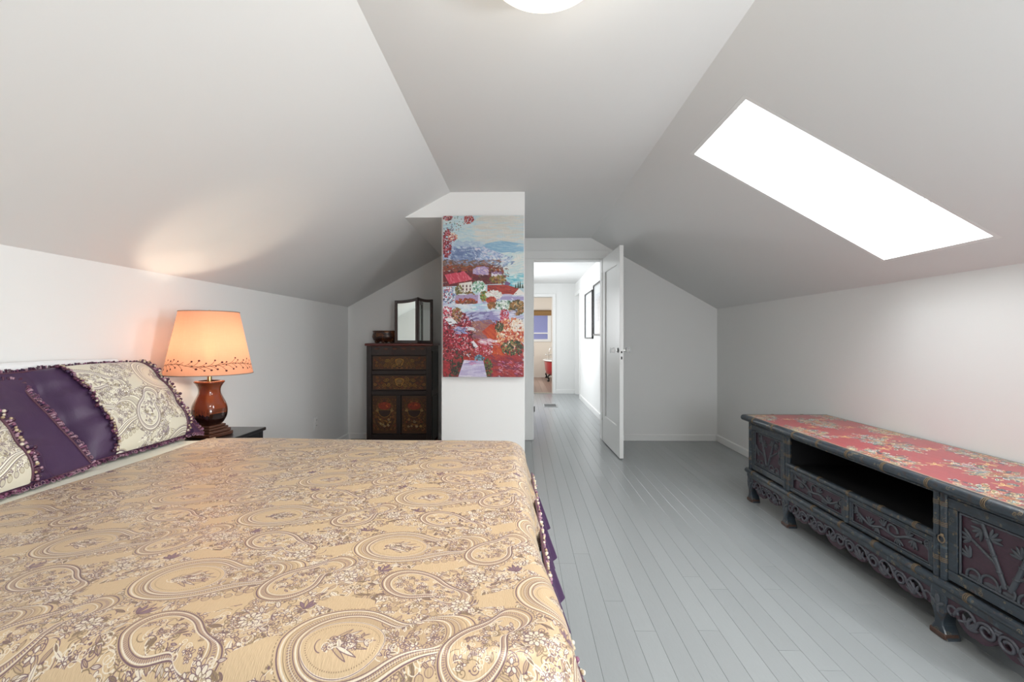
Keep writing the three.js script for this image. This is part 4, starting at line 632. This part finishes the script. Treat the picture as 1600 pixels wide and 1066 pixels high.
{ // footed bowl and folding mirror on the chest
  const carved = canvas(512, 256, (g, w, h) => { g.fillStyle = '#3a1c0e'; g.fillRect(0, 0, w, h); for (let i = 0; i < 170; i++) { g.save(); g.translate(rnd() * w, rnd() * h); curl(g, rr(9, 20), 1.5, pick(['#6e3a18', '#8a4e1e', '#20100a', '#9a5c26']), 4); g.restore(); } });
  const ct = ctex(carved, 1, 1), bm = mat({ map: ct, bumpMap: ct, bumpScale: 0.004, roughness: 0.36, clearcoat: 0.3 });
  const b = T('footed_bowl', 'carved dark wood oval bowl on low feet atop the chest', 'bowl', [-1.405, 1.033, -4.70]);
  const pr = [[0.001, 0.018], [0.085, 0.014], [0.112, 0.03], [0.126, 0.062], [0.121, 0.088], [0.114, 0.104], [0.12, 0.118], [0.121, 0.126], [0.113, 0.126], [0.106, 0.104], [0.11, 0.07], [0.09, 0.035], [0.001, 0.03]];
  M('bowl_body', new THREE.LatheGeometry(pr.map(([x, y]) => new THREE.Vector2(x, y)), 48).scale(1, 1, 0.72), bm, b);
  for (let i = 0; i < 6; i++) { const a = i * 1.0472 + 0.5; M('foot', merge([ball(Math.cos(a) * 0.088, 0.014, Math.sin(a) * 0.062, 0.019, 0.014, 0.017)]), bm, b); }
  const frame = mat({ color: lin(0.028, 0.008, 0.006), roughness: 0.28, clearcoat: 0.4 }), mirror = mat({ color: lin(0.86, 0.9, 0.86), roughness: 0.02, metalness: 1 });
  const m = T('folding_mirror', 'dark wood folding vanity mirror standing open on the chest', 'mirror', [-1.035, 1.033, -4.60]);
  const leafPanel = (w, hIn, hOut, sgn, turn) => {                      // local x from the hinge outwards
    const g = new THREE.Group(); g.name = 'mirror_leaf'; m.add(g); g.rotation.y = turn;
    const top = (x) => hOut + (hIn - hOut) * Math.pow(1 - x / w, 2.2), out = [[0, 0], [w, 0]], inn = []; for (let i = 0; i <= 12; i++) out.push([w - w * i / 12, top(w - w * i / 12)]);
    const a = 0.026, b2 = w - 0.026; inn.push([a, 0.026], [b2, 0.026]); for (let i = 0; i <= 12; i++) { const x = b2 - (b2 - a) * i / 12; inn.push([x, top(x) - 0.028]); }
    const fl = (p) => p.map(([x, y]) => [sgn * x, y]);
    M('frame', new THREE.ExtrudeGeometry(poly(fl(out), [fl(inn)]), { depth: 0.014, bevelEnabled: true, bevelSize: 0.002, bevelThickness: 0.002, bevelSegments: 1, bevelOffset: -0.002 }), frame, g);
    M('mirror_glass', new THREE.ShapeGeometry(poly(fl([[a - 0.004, 0.022], [b2 + 0.004, 0.022], ...inn.slice(2).map(([x, y]) => [x, y + 0.004])]))).translate(0, 0, 0.006), mirror, g);
    M('backing', B(Math.min(0, sgn * w) + 0.004, Math.max(0, sgn * w) - 0.004, 0.004, hOut - 0.004, -0.004, 0.002, 0.001), frame, g);
  };
  leafPanel(0.232, 0.46, 0.425, -1, 0.10); leafPanel(0.235, 0.46, 0.425, 1, -0.72);
  M('hinge_post', rod([0, 0, 0.004], [0, 0.458, 0.004], 0.013, 0.011, 10), frame, m);
}
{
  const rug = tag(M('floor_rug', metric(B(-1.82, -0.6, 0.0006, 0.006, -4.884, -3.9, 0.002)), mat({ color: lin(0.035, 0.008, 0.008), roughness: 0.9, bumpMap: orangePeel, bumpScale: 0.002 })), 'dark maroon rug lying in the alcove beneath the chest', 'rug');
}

// ---------------------------------------------------------------- carved media cabinet
{
  const blue = canvas(1024, 1024, (g, w, h) => {
    g.fillStyle = '#2b353e'; g.fillRect(0, 0, w, h);
    for (let i = 0; i < 5200; i++) { g.globalAlpha = rr(0.06, 0.3); g.fillStyle = pick(['#46545f', '#262f38', '#14181d', '#566570', '#35323e', '#40302a', '#1e1a18']); g.fillRect(rnd() * w, rnd() * h, rr(4, 60), rr(1, 6)); }
    for (let i = 0; i < 260; i++) { g.globalAlpha = rr(0.15, 0.5); g.fillStyle = pick(['#3c2a24', '#4e352a', '#23262a', '#5f7078']); g.beginPath(); g.ellipse(rnd() * w, rnd() * h, rr(6, 40), rr(3, 12), rnd() * 3, 0, 7); g.fill(); } for (let i = 0; i < 460; i++) { g.save(); g.translate(rnd() * w, rnd() * h); g.rotate(rnd() * 6); g.globalAlpha = rr(0.35, 0.9); curl(g, rr(5, 14), 1.3, pick(['#a08658', '#7e6242', '#b09668', '#6e5244', '#8c7a5c']), 2.4); g.restore(); }
    g.globalAlpha = 1;
  });
  const bt = ctex(blue, 0.7), paintBlue = mat({ map: bt, roughness: 0.4, bumpMap: bt, bumpScale: 0.001, clearcoat: 0.15 });
  const plum = canvas(512, 512, (g, w, h) => { g.fillStyle = '#412d38'; g.fillRect(0, 0, w, h); for (let i = 0; i < 2200; i++) { g.globalAlpha = rr(0.05, 0.25); g.fillStyle = pick(['#60394a', '#2c1f28', '#503444', '#683e4e', '#3a3040', '#241a20']); g.fillRect(rnd() * w, rnd() * h, rr(3, 30), rr(1, 5)); } });
  const paintPlum = mat({ map: ctex(plum, 0.4), roughness: 0.5 });
  const relief = mat({ color: lin(0.058, 0.066, 0.078), roughness: 0.42 }), carve = mat({ color: lin(0.075, 0.078, 0.095), roughness: 0.4 }), gold = mat({ color: lin(0.17, 0.12, 0.07), roughness: 0.45 }), pitch = mat({ color: lin(0.008, 0.008, 0.009), roughness: 0.6 }), brown = mat({ color: lin(0.07, 0.035, 0.025), roughness: 0.4 });
  const topTex = canvas(2048, 640, (g, w, h) => {
    g.fillStyle = '#9e3038'; g.fillRect(0, 0, w, h);
    for (let i = 0; i < 3600; i++) { g.globalAlpha = rr(0.06, 0.22); g.fillStyle = pick(['#b8424a', '#8a2832', '#c04a4e', '#7c2636', '#a83a40', '#93304a']); g.fillRect(rnd() * w, rnd() * h, rr(40, 260), rr(1, 5)); }
    g.globalAlpha = 1;
    const medallion = (cx, cy, rx, ry) => {
      const n = 150; for (let i = 0; i < n; i++) { const a = rnd() * 6.283, q = Math.pow(rnd(), 0.6), lobed = 0.86 + 0.14 * Math.cos(a * 8); const x = cx + Math.cos(a) * q * rx * lobed, y = cy + Math.sin(a) * q * ry * lobed; g.save(); g.translate(x, y); g.rotate(a + rr(-0.8, 0.8)); leaf(g, rr(22, 46), rr(9, 17), pick(['#3c5264', '#4e6a72', '#566a4a', '#2f3e52', '#6d8076', '#7a7040', '#54707c']), pick(['#d8c48a', '#b8d0d0', '#1f2830', '#c8a468']), rr(1.6, 3)); g.restore(); }
      for (let i = 0; i < 26; i++) { const a = rnd() * 6.283, q = Math.sqrt(rnd()) * 0.85; g.save(); g.translate(cx + Math.cos(a) * q * rx, cy + Math.sin(a) * q * ry); curl(g, rr(9, 19), 1.4, pick(['#e0cc92', '#c8dcd8', '#d89a5a']), 3); g.restore(); }
      g.save(); g.translate(cx, cy); g.scale(1.3, 1); g.fillStyle = '#b5502f'; g.beginPath(); g.arc(0, 0, 14, 0, 7); g.fill(); flower(g, 28, 7, '#c8aa6a', '#b5602f', '#7c4a38'); g.restore();
      for (let i = 0; i < 40; i++) { const a = i / 40 * 6.283, l = 0.98 + 0.16 * Math.cos(a * 8); g.fillStyle = pick(['#e2cf9a', '#cfd8c8', '#3c5264']); g.beginPath(); g.arc(cx + Math.cos(a) * rx * l, cy + Math.sin(a) * ry * l, rr(3, 6), 0, 7); g.fill(); }
    };
    for (const x of [330, 900, 1480, 2040]) medallion(x, 300, 215, 105);
    for (const x of [60, 620, 1190, 1760]) { medallion(x, 40, 190, 105); medallion(x, 575, 190, 110); }
    for (const [x, y] of [[470, 180], [760, 180], [1040, 180], [1330, 180], [1620, 180], [470, 430], [760, 430], [1040, 430], [1330, 430], [1620, 430], [190, 180], [190, 430]]) { g.save(); g.translate(x, y); for (let i = 0; i < 5; i++) { g.rotate(1.257); leaf(g, 36, 10, '#b9803e', '#e6cf8c', 2); } g.restore(); }
    g.strokeStyle = '#3d4650'; g.lineWidth = 12; g.strokeRect(4, 4, w - 8, h - 8); g.strokeStyle = '#c8ac74'; g.lineWidth = 4; g.strokeRect(13, 13, w - 26, h - 26);
    for (let i = 0; i < 700; i++) { g.globalAlpha = rr(0.1, 0.35); g.fillStyle = pick(['#5a1c26', '#c8606a', '#3a2026']); g.fillRect(rnd() * w, rnd() * h, rr(3, 30), rr(0.8, 2.2)); }
  });
  const L = 1.84, DP = 0.525, c = T('media_cabinet', 'low carved blue and plum painted cabinet with red floral top against the wall', 'cabinet', [1.53, 0, -3.115], -Math.PI / 2);
  // top
  const top = M('cabinet_top', metric(B(-0.03, L + 0.03, 0.532, 0.566, -DP, 0.03, 0.012)), paintBlue, c);
  M('painted_board', new THREE.PlaneGeometry(L + 0.045, DP + 0.02).rotateX(-Math.PI / 2).translate(L / 2, 0.5668, -DP / 2 + 0.013), mat({ map: ctex(topTex, 1, 1, false), roughness: 0.3, clearcoat: 0.25, clearcoatRoughness: 0.2 }), top).userData.label = 'red lacquer painted with floral medallions';
  // bamboo moulding: a half-round rod with ringed nodes
  const bamboo = (a, b, r, nodes, ringMat) => { const v = [b[0] - a[0], b[1] - a[1], b[2] - a[2]], rings = []; for (const t of nodes) { const p = (q) => [a[0] + v[0] * q, a[1] + v[1] * q, a[2] + v[2] * q], l = Math.hypot(...v); for (const e of [-0.006, 0, 0.006]) rings.push(rod(p(t + (e - 0.0013) / l), p(t + (e + 0.0013) / l), r * 1.1, r * 1.1, 12)); } return [metric(rod(a, b, r, r, 14)), rings.length ? merge(rings) : null]; };
  const molding = (a, b, r, nodes, parent = c, name = 'bamboo_molding') => { const [g, k] = bamboo(a, b, r, nodes); const m = M(name, g, paintBlue, parent); if (k) M('node_ring', k, gold, m).userData.kind = 'stuff'; return m; };
  molding([-0.03, 0.549, 0.032], [L + 0.03, 0.549, 0.032], 0.0185, [0.08, 0.2, 0.31, 0.42, 0.53, 0.64, 0.75, 0.86, 0.95], top);
  molding([-0.03, 0.549, -DP], [-0.03, 0.549, 0.032], 0.0185, [0.3, 0.65], top);
  // carcass
  for (const x of [0, L - 0.02]) M('end_panel', metric(B(x, x + 0.02, 0.2, 0.533, -DP + 0.01, 0, 0)), paintBlue, c);
  M('compartment_lining', merge([B(0.425, 0.437, 0.2, 0.532, -DP + 0.012, -0.004, 0), B(1.403, 1.415, 0.2, 0.532, -DP + 0.012, -0.004, 0), B(0.02, L - 0.02, 0.2, 0.212, -DP + 0.012, -0.004, 0), B(0.437, 1.403, 0.345, 0.355, -DP + 0.012, -0.002, 0), B(0.02, L - 0.02, 0.2, 0.532, -DP + 0.004, -DP + 0.012, 0), B(0.02, L - 0.02, 0.522, 0.531, -DP + 0.012, -0.004, 0)]), pitch, c).userData.label = 'black lining of the open shelf';
  for (const x of [0.012, 0.42, 0.448, 1.392, 1.42, L - 0.012]) molding([x, 0.212, 0.002], [x, 0.532, 0.002], 0.0135, [0.22, 0.62, 0.85], c, 'post');
  molding([0.44, 0.358, 0.004], [1.4, 0.358, 0.004], 0.0135, [0.1, 0.3, 0.52, 0.72, 0.9], c, 'rail');
  molding([0.92, 0.218, 0.002], [0.92, 0.35, 0.002], 0.0125, [0.5], c, 'post');
  M('frieze_rail', metric(B(0.01, L - 0.01, 0.512, 0.534, -0.012, 0.004, 0.002)), paintBlue, c);
  // carvings: stalks, leaves and rocks in low relief; P maps panel units to local metres
  const leafG = (x, y, z, l, w, a) => new THREE.SphereGeometry(1, 8, 5).scale(l / 2, w / 2, 0.0045).translate(l / 2, 0, 0).rotateZ(a).translate(x, y, z);
  const stalk = (x0, y0, x1, y1, r, z) => { const list = [rod([x0, y0, z], [x1, y1, z], r, r * 0.85, 8)], n = 4; for (let i = 1; i < n; i++) { const t = i / n; list.push(ball(x0 + (x1 - x0) * t, y0 + (y1 - y0) * t, z, r * 1.35, r * 0.6, r * 1.35, 8, 5)); } return list; };
  const sprayOf = (x, y, z, a, k = 1) => [-0.75, -0.3, 0.2, 0.65].map((e) => leafG(x, y, z, 0.042 * k, 0.011 * k, a + e));
  const arcT = (x, y, z, r, a0, a1, t = 0.0045) => tube(Array.from({ length: 12 }, (_, i) => { const q = a0 + (a1 - a0) * i / 11, s = r * (1 - 0.55 * i / 11); return [x + Math.cos(q) * s, y + Math.sin(q) * s, z]; }), t, 22, 6);
  const framed = (parent, x0, x1, y0, y1, w, z) => merge([B(x0, x1, y0, y0 + w, z - 0.01, z + 0.006, 0.003), B(x0, x1, y1 - w, y1, z - 0.01, z + 0.006, 0.003), B(x0, x0 + w, y0 + w, y1 - w, z - 0.01, z + 0.006, 0.003), B(x1 - w, x1, y0 + w, y1 - w, z - 0.01, z + 0.006, 0.003)].map(metric));
  const doorAt = (x0, x1, flip, knob) => {
    const y0 = 0.218, y1 = 0.512, cx = (x0 + x1) / 2, z = -0.004;
    const door = M('cabinet_door', framed(null, x0, x1, y0, y1, 0.036, 0.0), paintBlue, c);
    M('door_panel', metric(B(x0 + 0.03, x1 - 0.03, y0 + 0.03, y1 - 0.03, -0.014, -0.006, 0)), paintPlum, door);
    M('inner_bead', merge([[x0 + 0.042, y0 + 0.042, x1 - 0.042, y0 + 0.042], [x0 + 0.042, y1 - 0.042, x1 - 0.042, y1 - 0.042], [x0 + 0.042, y0 + 0.042, x0 + 0.042, y1 - 0.042], [x1 - 0.042, y0 + 0.042, x1 - 0.042, y1 - 0.042]].map(([a, b, e, f]) => rod([a, b, 0], [e, f, 0], 0.004, 0.004, 6))), relief, door);
    const F = (x) => cx + flip * x, g = [];
    g.push(...stalk(F(0.0), 0.285, F(-0.075), 0.465, 0.0075, z), ...stalk(F(0.015), 0.285, F(0.085), 0.468, 0.0085, z), ...stalk(F(0.035), 0.335, F(0.125), 0.365, 0.006, z), ...stalk(F(-0.03), 0.35, F(-0.11), 0.395, 0.0055, z));
    for (const [x, y, a] of [[-0.075, 0.462, 2.6], [-0.075, 0.44, -2.4], [0.085, 0.465, 0.4], [0.08, 0.44, -0.5], [-0.11, 0.395, 3.1], [0.125, 0.365, 0], [0.12, 0.36, -1.2], [-0.05, 0.42, 0.7], [-0.115, 0.33, 2.4], [0.05, 0.4, 2.4]]) g.push(...sprayOf(F(x), y, z, flip > 0 ? a : Math.PI - a, 1));
    for (const [x, r] of [[-0.1, 0.03], [-0.045, 0.036], [0.01, 0.03], [0.07, 0.034], [0.115, 0.026]]) g.push(arcT(F(x), 0.272, z, r, 3.4, -1.2), ball(F(x), 0.266, z - 0.003, r * 0.9, 0.012, 0.005, 10, 6));
    M('bamboo_carving', merge(g), relief, door).userData.label = 'bamboo stalks and rocks carved in relief';
    if (knob) { const kx = knob; M('ring_pull', merge([ball(kx, 0.372, 0.018, 0.006), new THREE.TorusGeometry(0.013, 0.0022, 6, 18).translate(kx, 0.358, 0.02)]), gold, door); }
  };
  doorAt(0.026, 0.406, -1, null); doorAt(1.434, L - 0.026, 1, 1.425);
  const drawerAt = (x0, x1, flip) => {
    const y0 = 0.216, y1 = 0.343, cx = (x0 + x1) / 2, z = -0.003;
    const dr = M('drawer', framed(null, x0, x1, y0, y1, 0.018, 0), paintBlue, c);
    M('drawer_panel', metric(B(x0 + 0.014, x1 - 0.014, y0 + 0.014, y1 - 0.014, -0.014, -0.006, 0)), paintPlum, dr);
    const F = (x) => cx + flip * x, yc = 0.279, g = [];
    const br = [[-0.17, yc + 0.02], [-0.1, yc + 0.012], [-0.04, yc - 0.012], [0.03, yc - 0.004], [0.1, yc - 0.02], [0.17, yc + 0.008]];
    g.push(tube(br.map(([x, y]) => [F(x), y, z]), 0.006, 30, 6), arcT(F(-0.02), yc + 0.004, z, 0.03, 0, 5.2, 0.005));
    for (const [x, y, a] of [[-0.17, yc + 0.018, 2.9], [-0.13, yc + 0.01, -1.3], [-0.1, yc + 0.012, 1.7], [0.02, yc + 0.004, 1.2], [0.06, yc - 0.01, -1.4], [0.1, yc - 0.018, 1.6], [0.17, yc + 0.008, 0.3], [0.15, yc, -1.0], [-0.05, yc - 0.012, -1.8]]) g.push(...sprayOf(F(x), y, z, flip > 0 ? a : Math.PI - a, 0.85));
    M('branch_carving', merge(g), relief, dr).userData.label = 'leafy branch carved in relief';
    M('inner_bead', merge([[x0 + 0.022, y0 + 0.022, x1 - 0.022, y0 + 0.022], [x0 + 0.022, y1 - 0.022, x1 - 0.022, y1 - 0.022], [x0 + 0.022, y0 + 0.022, x0 + 0.022, y1 - 0.022], [x1 - 0.022, y0 + 0.022, x1 - 0.022, y1 - 0.022]].map(([a, b, e, f]) => rod([a, b, 0.002], [e, f, 0.002], 0.003, 0.003, 6))), relief, dr);
  };
  drawerAt(0.464, 0.906, 1); drawerAt(0.934, 1.376, -1);
  // waist and stand
  molding([-0.02, 0.197, 0.014], [L + 0.02, 0.197, 0.014], 0.0155, [0.05, 0.16, 0.27, 0.38, 0.49, 0.6, 0.71, 0.82, 0.93], c, 'waist_molding');
  molding([-0.02, 0.197, -DP], [-0.02, 0.197, 0.014], 0.0155, [0.3, 0.7], c, 'waist_molding');
  M('stand_rail', merge([metric(B(-0.012, L + 0.012, 0.158, 0.186, -DP + 0.01, 0.018, 0.004)), metric(B(-0.006, L + 0.006, 0.184, 0.202, -DP + 0.01, 0.008, 0.003))]), paintBlue, c);
  // pierced aprons, one per bay
  const bay = (x0, x1) => {
    const s = new THREE.Shape(), w = x1 - x0, n = Math.max(2, Math.round(w / 0.16)); s.moveTo(x0, 0.162); s.lineTo(x1, 0.162); s.lineTo(x1, 0.11);
    s.quadraticCurveTo(x1 - 0.012, 0.088, x1 - 0.035, 0.104);
    for (let i = n; i > 0; i--) { const a = x0 + 0.035 + (w - 0.07) * i / n, b = x0 + 0.035 + (w - 0.07) * (i - 1) / n, d = i === Math.round(n / 2) ? 0.012 : 0; s.quadraticCurveTo(a - (a - b) * 0.25, 0.072 - d, (a + b) / 2, 0.084 - d); s.quadraticCurveTo(b + (a - b) * 0.25, 0.072 - d, b, 0.104); }
    s.quadraticCurveTo(x0 + 0.012, 0.088, x0, 0.11); s.closePath();
    const cells = Array.from({ length: n }, (_, i) => [x0 + 0.035 + (w - 0.07) * (i + 0.5) / n, i < n / 2 ? 1 : -1]);
    for (const [cx, f] of cells) {
      const a = new THREE.Path(); a.absellipse(cx - f * 0.032, 0.128, 0.031, 0.016, 0, Math.PI * 2, false, f * 0.45); s.holes.push(a);
      const b = new THREE.Path(); b.absellipse(cx + f * 0.038, 0.118, 0.013, 0.012, 0, Math.PI * 2, false, 0); s.holes.push(b);
    }
    const a = M('apron', metric(slab(s, 0.014).translate(0, 0, -0.004)), paintPlum, c), g = [];
    for (const [cx, f] of cells) {
      g.push(tube(Array.from({ length: 18 }, (_, k) => { const q = k / 17 * 9, r = 0.032 * (1 - 0.07 * q); return [cx + f * (0.038 - Math.cos(q) * r), 0.119 + Math.sin(q) * r * 0.85, 0.012]; }), 0.0055, 36, 6));
      g.push(tube([[cx - f * 0.078, 0.108, 0.011], [cx - f * 0.05, 0.146, 0.012], [cx - f * 0.02, 0.15, 0.012], [cx + f * 0.004, 0.118, 0.011], [cx - f * 0.012, 0.098, 0.011]], 0.0055, 24, 6));
      g.push(tube([[cx - f * 0.06, 0.1, 0.011], [cx - f * 0.03, 0.112, 0.012], [cx - f * 0.004, 0.14, 0.012]], 0.0045, 14, 6));
      for (const q of [0.3, 0.8, 1.35, 1.9]) g.push(leafG(cx - f * 0.03, 0.09, 0.011, 0.046, 0.013, f > 0 ? q : Math.PI - q));
      for (const q of [-0.5, 0.2]) g.push(leafG(cx + f * 0.06, 0.142, 0.011, 0.03, 0.011, f > 0 ? q : Math.PI - q));
    }
    for (const e of [x0 + 0.022, x1 - 0.022]) g.push(arcT(e, 0.116, 0.011, 0.022, 0, 5, 0.005));
    M('scroll_carving', merge(g), carve, a).userData.label = 'scrolling foliage carved in the apron';
  };
  bay(0.05, 0.405); bay(0.46, 1.38); bay(1.435, L - 0.05);
  const foot = (x, z, w = 0.058) => {
    const s = new THREE.Shape(); s.moveTo(-w / 2 - 0.006, 0); s.lineTo(w / 2 + 0.006, 0); s.quadraticCurveTo(w / 2 + 0.004, 0.02, w / 2 - 0.012, 0.045); s.quadraticCurveTo(w / 2 - 0.016, 0.075, w / 2 + 0.002, 0.1); s.lineTo(w / 2 + 0.004, 0.162); s.lineTo(-w / 2 - 0.004, 0.162); s.lineTo(-w / 2 - 0.002, 0.1); s.quadraticCurveTo(-w / 2 + 0.016, 0.075, -w / 2 + 0.012, 0.045); s.quadraticCurveTo(-w / 2 - 0.004, 0.02, -w / 2 - 0.006, 0);
    const g = new THREE.ExtrudeGeometry(s, { depth: 0.042, bevelEnabled: true, bevelSize: 0.006, bevelThickness: 0.006, bevelSegments: 2, bevelOffset: -0.006 });
    const f = M('leg', metric(g.translate(x, 0, z - 0.03)), paintBlue, c);
    M('toe', B(x - w / 2 - 0.004, x + w / 2 + 0.004, 0.0005, 0.022, z - 0.032, z + 0.022, 0.006), brown, f);
    if (z > -0.1) M('leaf_carving', merge([leafG(x, 0.11, z + 0.019, 0.046, 0.02, 1.57), leafG(x, 0.112, z + 0.019, 0.034, 0.012, 0.6), leafG(x, 0.112, z + 0.019, 0.034, 0.012, 2.5), leafG(x, 0.082, z + 0.018, 0.036, 0.014, 1.57)]), relief, f);
  };
  for (const x of [0.026, 0.432, 1.408, L - 0.026]) foot(x, 0);
  for (const x of [0.026, L - 0.026]) foot(x, -DP + 0.05);
}

// ---------------------------------------------------------------- hall and bathroom things
{
  const black = mat({ color: lin(0.008, 0.008, 0.009), roughness: 0.25 });
  const print = (pal) => mat({ map: ctex(canvas(256, 384, (g, w, h) => { g.fillStyle = '#eef0f2'; g.fillRect(0, 0, w, h); g.fillStyle = '#dde2ea'; g.fillRect(56, 70, 144, 220); for (let i = 0; i < 70; i++) { g.globalAlpha = 0.3; g.fillStyle = pick(pal); g.fillRect(rr(56, 180), rr(70, 280), rr(6, 40), rr(2, 8)); } }), 1, 1, false), roughness: 0.25, clearcoat: 1, clearcoatRoughness: 0.02 });
  const pic = (label, z0, z1, y0, y1, pal) => {                         // hangs on the hall wall facing -x
    const f = T('picture_frame', label, 'picture', [HX1, y0, (z0 + z1) / 2], -Math.PI / 2, 'framed pictures in the hall'), w = z1 - z0, h = y1 - y0, t = 0.022;
    M('frame', merge([B(-w / 2, w / 2, 0, t, 0.001, 0.028, 0.002), B(-w / 2, w / 2, h - t, h, 0.001, 0.028, 0.002), B(-w / 2, -w / 2 + t, t, h - t, 0.001, 0.028, 0.002), B(w / 2 - t, w / 2, t, h - t, 0.001, 0.028, 0.002)]), black, f);
    M('glazed_print', new THREE.PlaneGeometry(w - 2 * t + 0.004, h - 2 * t + 0.004).translate(0, h / 2, 0.014), print(pal), f);
    M('backing', B(-w / 2 + 0.004, w / 2 - 0.004, 0.004, h - 0.004, 0.002, 0.01, 0), black, f);
  };
  pic('black framed print in the hall, hung a little higher and nearer the bedroom door', -6.64, -5.92, 1.12, 1.84, ['#a8b0bc', '#c8ccd4']);
  pic('black framed print in the hall, hung a little lower and nearer the bathroom', -7.52, -6.74, 1.075, 1.795, ['#b8bcc4', '#98a4b4']);
  const v = T('floor_register', 'slotted metal heating register set in the hall floor', 'vent', [0.46, 0.0003, -7.42]);
  M('plate', merge([B(-0.11, 0.11, 0.0004, 0.005, -0.165, -0.15, 0.001), B(-0.11, 0.11, 0.0004, 0.005, 0.15, 0.165, 0.001), B(-0.11, -0.095, 0.0004, 0.005, -0.15, 0.15, 0.001), B(0.095, 0.11, 0.0004, 0.005, -0.15, 0.15, 0.001)]), mat({ color: lin(0.45, 0.46, 0.46), roughness: 0.4, metalness: 0.4 }), v);
  M('grille_well', B(-0.096, 0.096, 0.0004, 0.0014, -0.151, 0.151, 0), mat({ color: lin(0.02, 0.02, 0.02), roughness: 0.9 }), v);
  for (let i = 0; i < 9; i++) M('slat', B(-0.088 + i * 0.0208, -0.078 + i * 0.0208, 0.0012, 0.004, -0.15, 0.15, 0.001), mat({ color: lin(0.16, 0.165, 0.165), roughness: 0.6 }), v);
  const straw = mat({ color: lin(0.42, 0.25, 0.1), roughness: 0.8 }), dark = mat({ color: lin(0.22, 0.12, 0.045), roughness: 0.8 });
  const b = T('bamboo_blind', 'rolled woven bamboo blind above the bathroom window', 'blind', [0.47, 1.72, BZ + 0.035]);
  M('headrail', B(-0.36, 0.36, 0.125, 0.15, 0.0, 0.03, 0.003), dark, b);
  for (let i = 0; i < 8; i++) M('slat', rod([-0.36, 0.008 + i * 0.0155, 0.024 + (i % 2) * 0.004], [0.36, 0.008 + i * 0.0155, 0.024 + (i % 2) * 0.004], 0.0085, 0.0085, 7), i % 3 === 1 ? dark : straw, b);
  const enamel = mat({ color: lin(0.85, 0.85, 0.83), roughness: 0.15, clearcoat: 0.6 }), red = mat({ color: lin(0.36, 0.03, 0.035), roughness: 0.3, clearcoat: 0.4 });
  const t = T('clawfoot_tub', 'red clawfoot bathtub with white rolled rim seen through the bathroom door', 'bathtub', [0.93, 0, -12.05]);
  const oval = (pts, m, n) => M(n, new THREE.LatheGeometry(pts.map(([x, y]) => new THREE.Vector2(x, y)), 48).scale(0.37, 1, 0.74), m, t);
  oval([[0.02, 0.13], [0.6, 0.135], [0.78, 0.17], [0.86, 0.28], [0.92, 0.5]], red, 'outer_shell');
  oval([[0.94, 0.5], [1.0, 0.505], [1.02, 0.52], [1.0, 0.537], [0.95, 0.54], [0.9, 0.52], [0.84, 0.3], [0.72, 0.19], [0.02, 0.17]], enamel, 'rim');
  for (const sx of [-1, 1]) for (const sz of [-1, 1]) M('claw_foot', merge([tube([[sx * 0.22, 0.17, sz * 0.45], [sx * 0.27, 0.12, sz * 0.5], [sx * 0.25, 0.06, sz * 0.5], [sx * 0.26, 0.022, sz * 0.52]], 0.02, 14, 8), ball(sx * 0.26, 0.022, sz * 0.52, 0.034, 0.022, 0.034)]), darkMetal, t);
  M('tap', merge([rod([-0.22, 0.53, 0.2], [-0.22, 0.72, 0.2], 0.013), rod([-0.3, 0.66, 0.2], [-0.14, 0.66, 0.2], 0.011), tube([[-0.22, 0.72, 0.2], [-0.2, 0.82, 0.2], [-0.15, 0.86, 0.2], [-0.1, 0.82, 0.2]], 0.011, 16, 8), ball(-0.3, 0.66, 0.2, 0.022), ball(-0.14, 0.66, 0.2, 0.022)]), chrome, t);
}
scene.traverse((o) => { if (o.isMesh) { o.castShadow = o.receiveShadow = true; } if (o.isPointLight) o.castShadow = true; });
renderer.render(scene, camera);
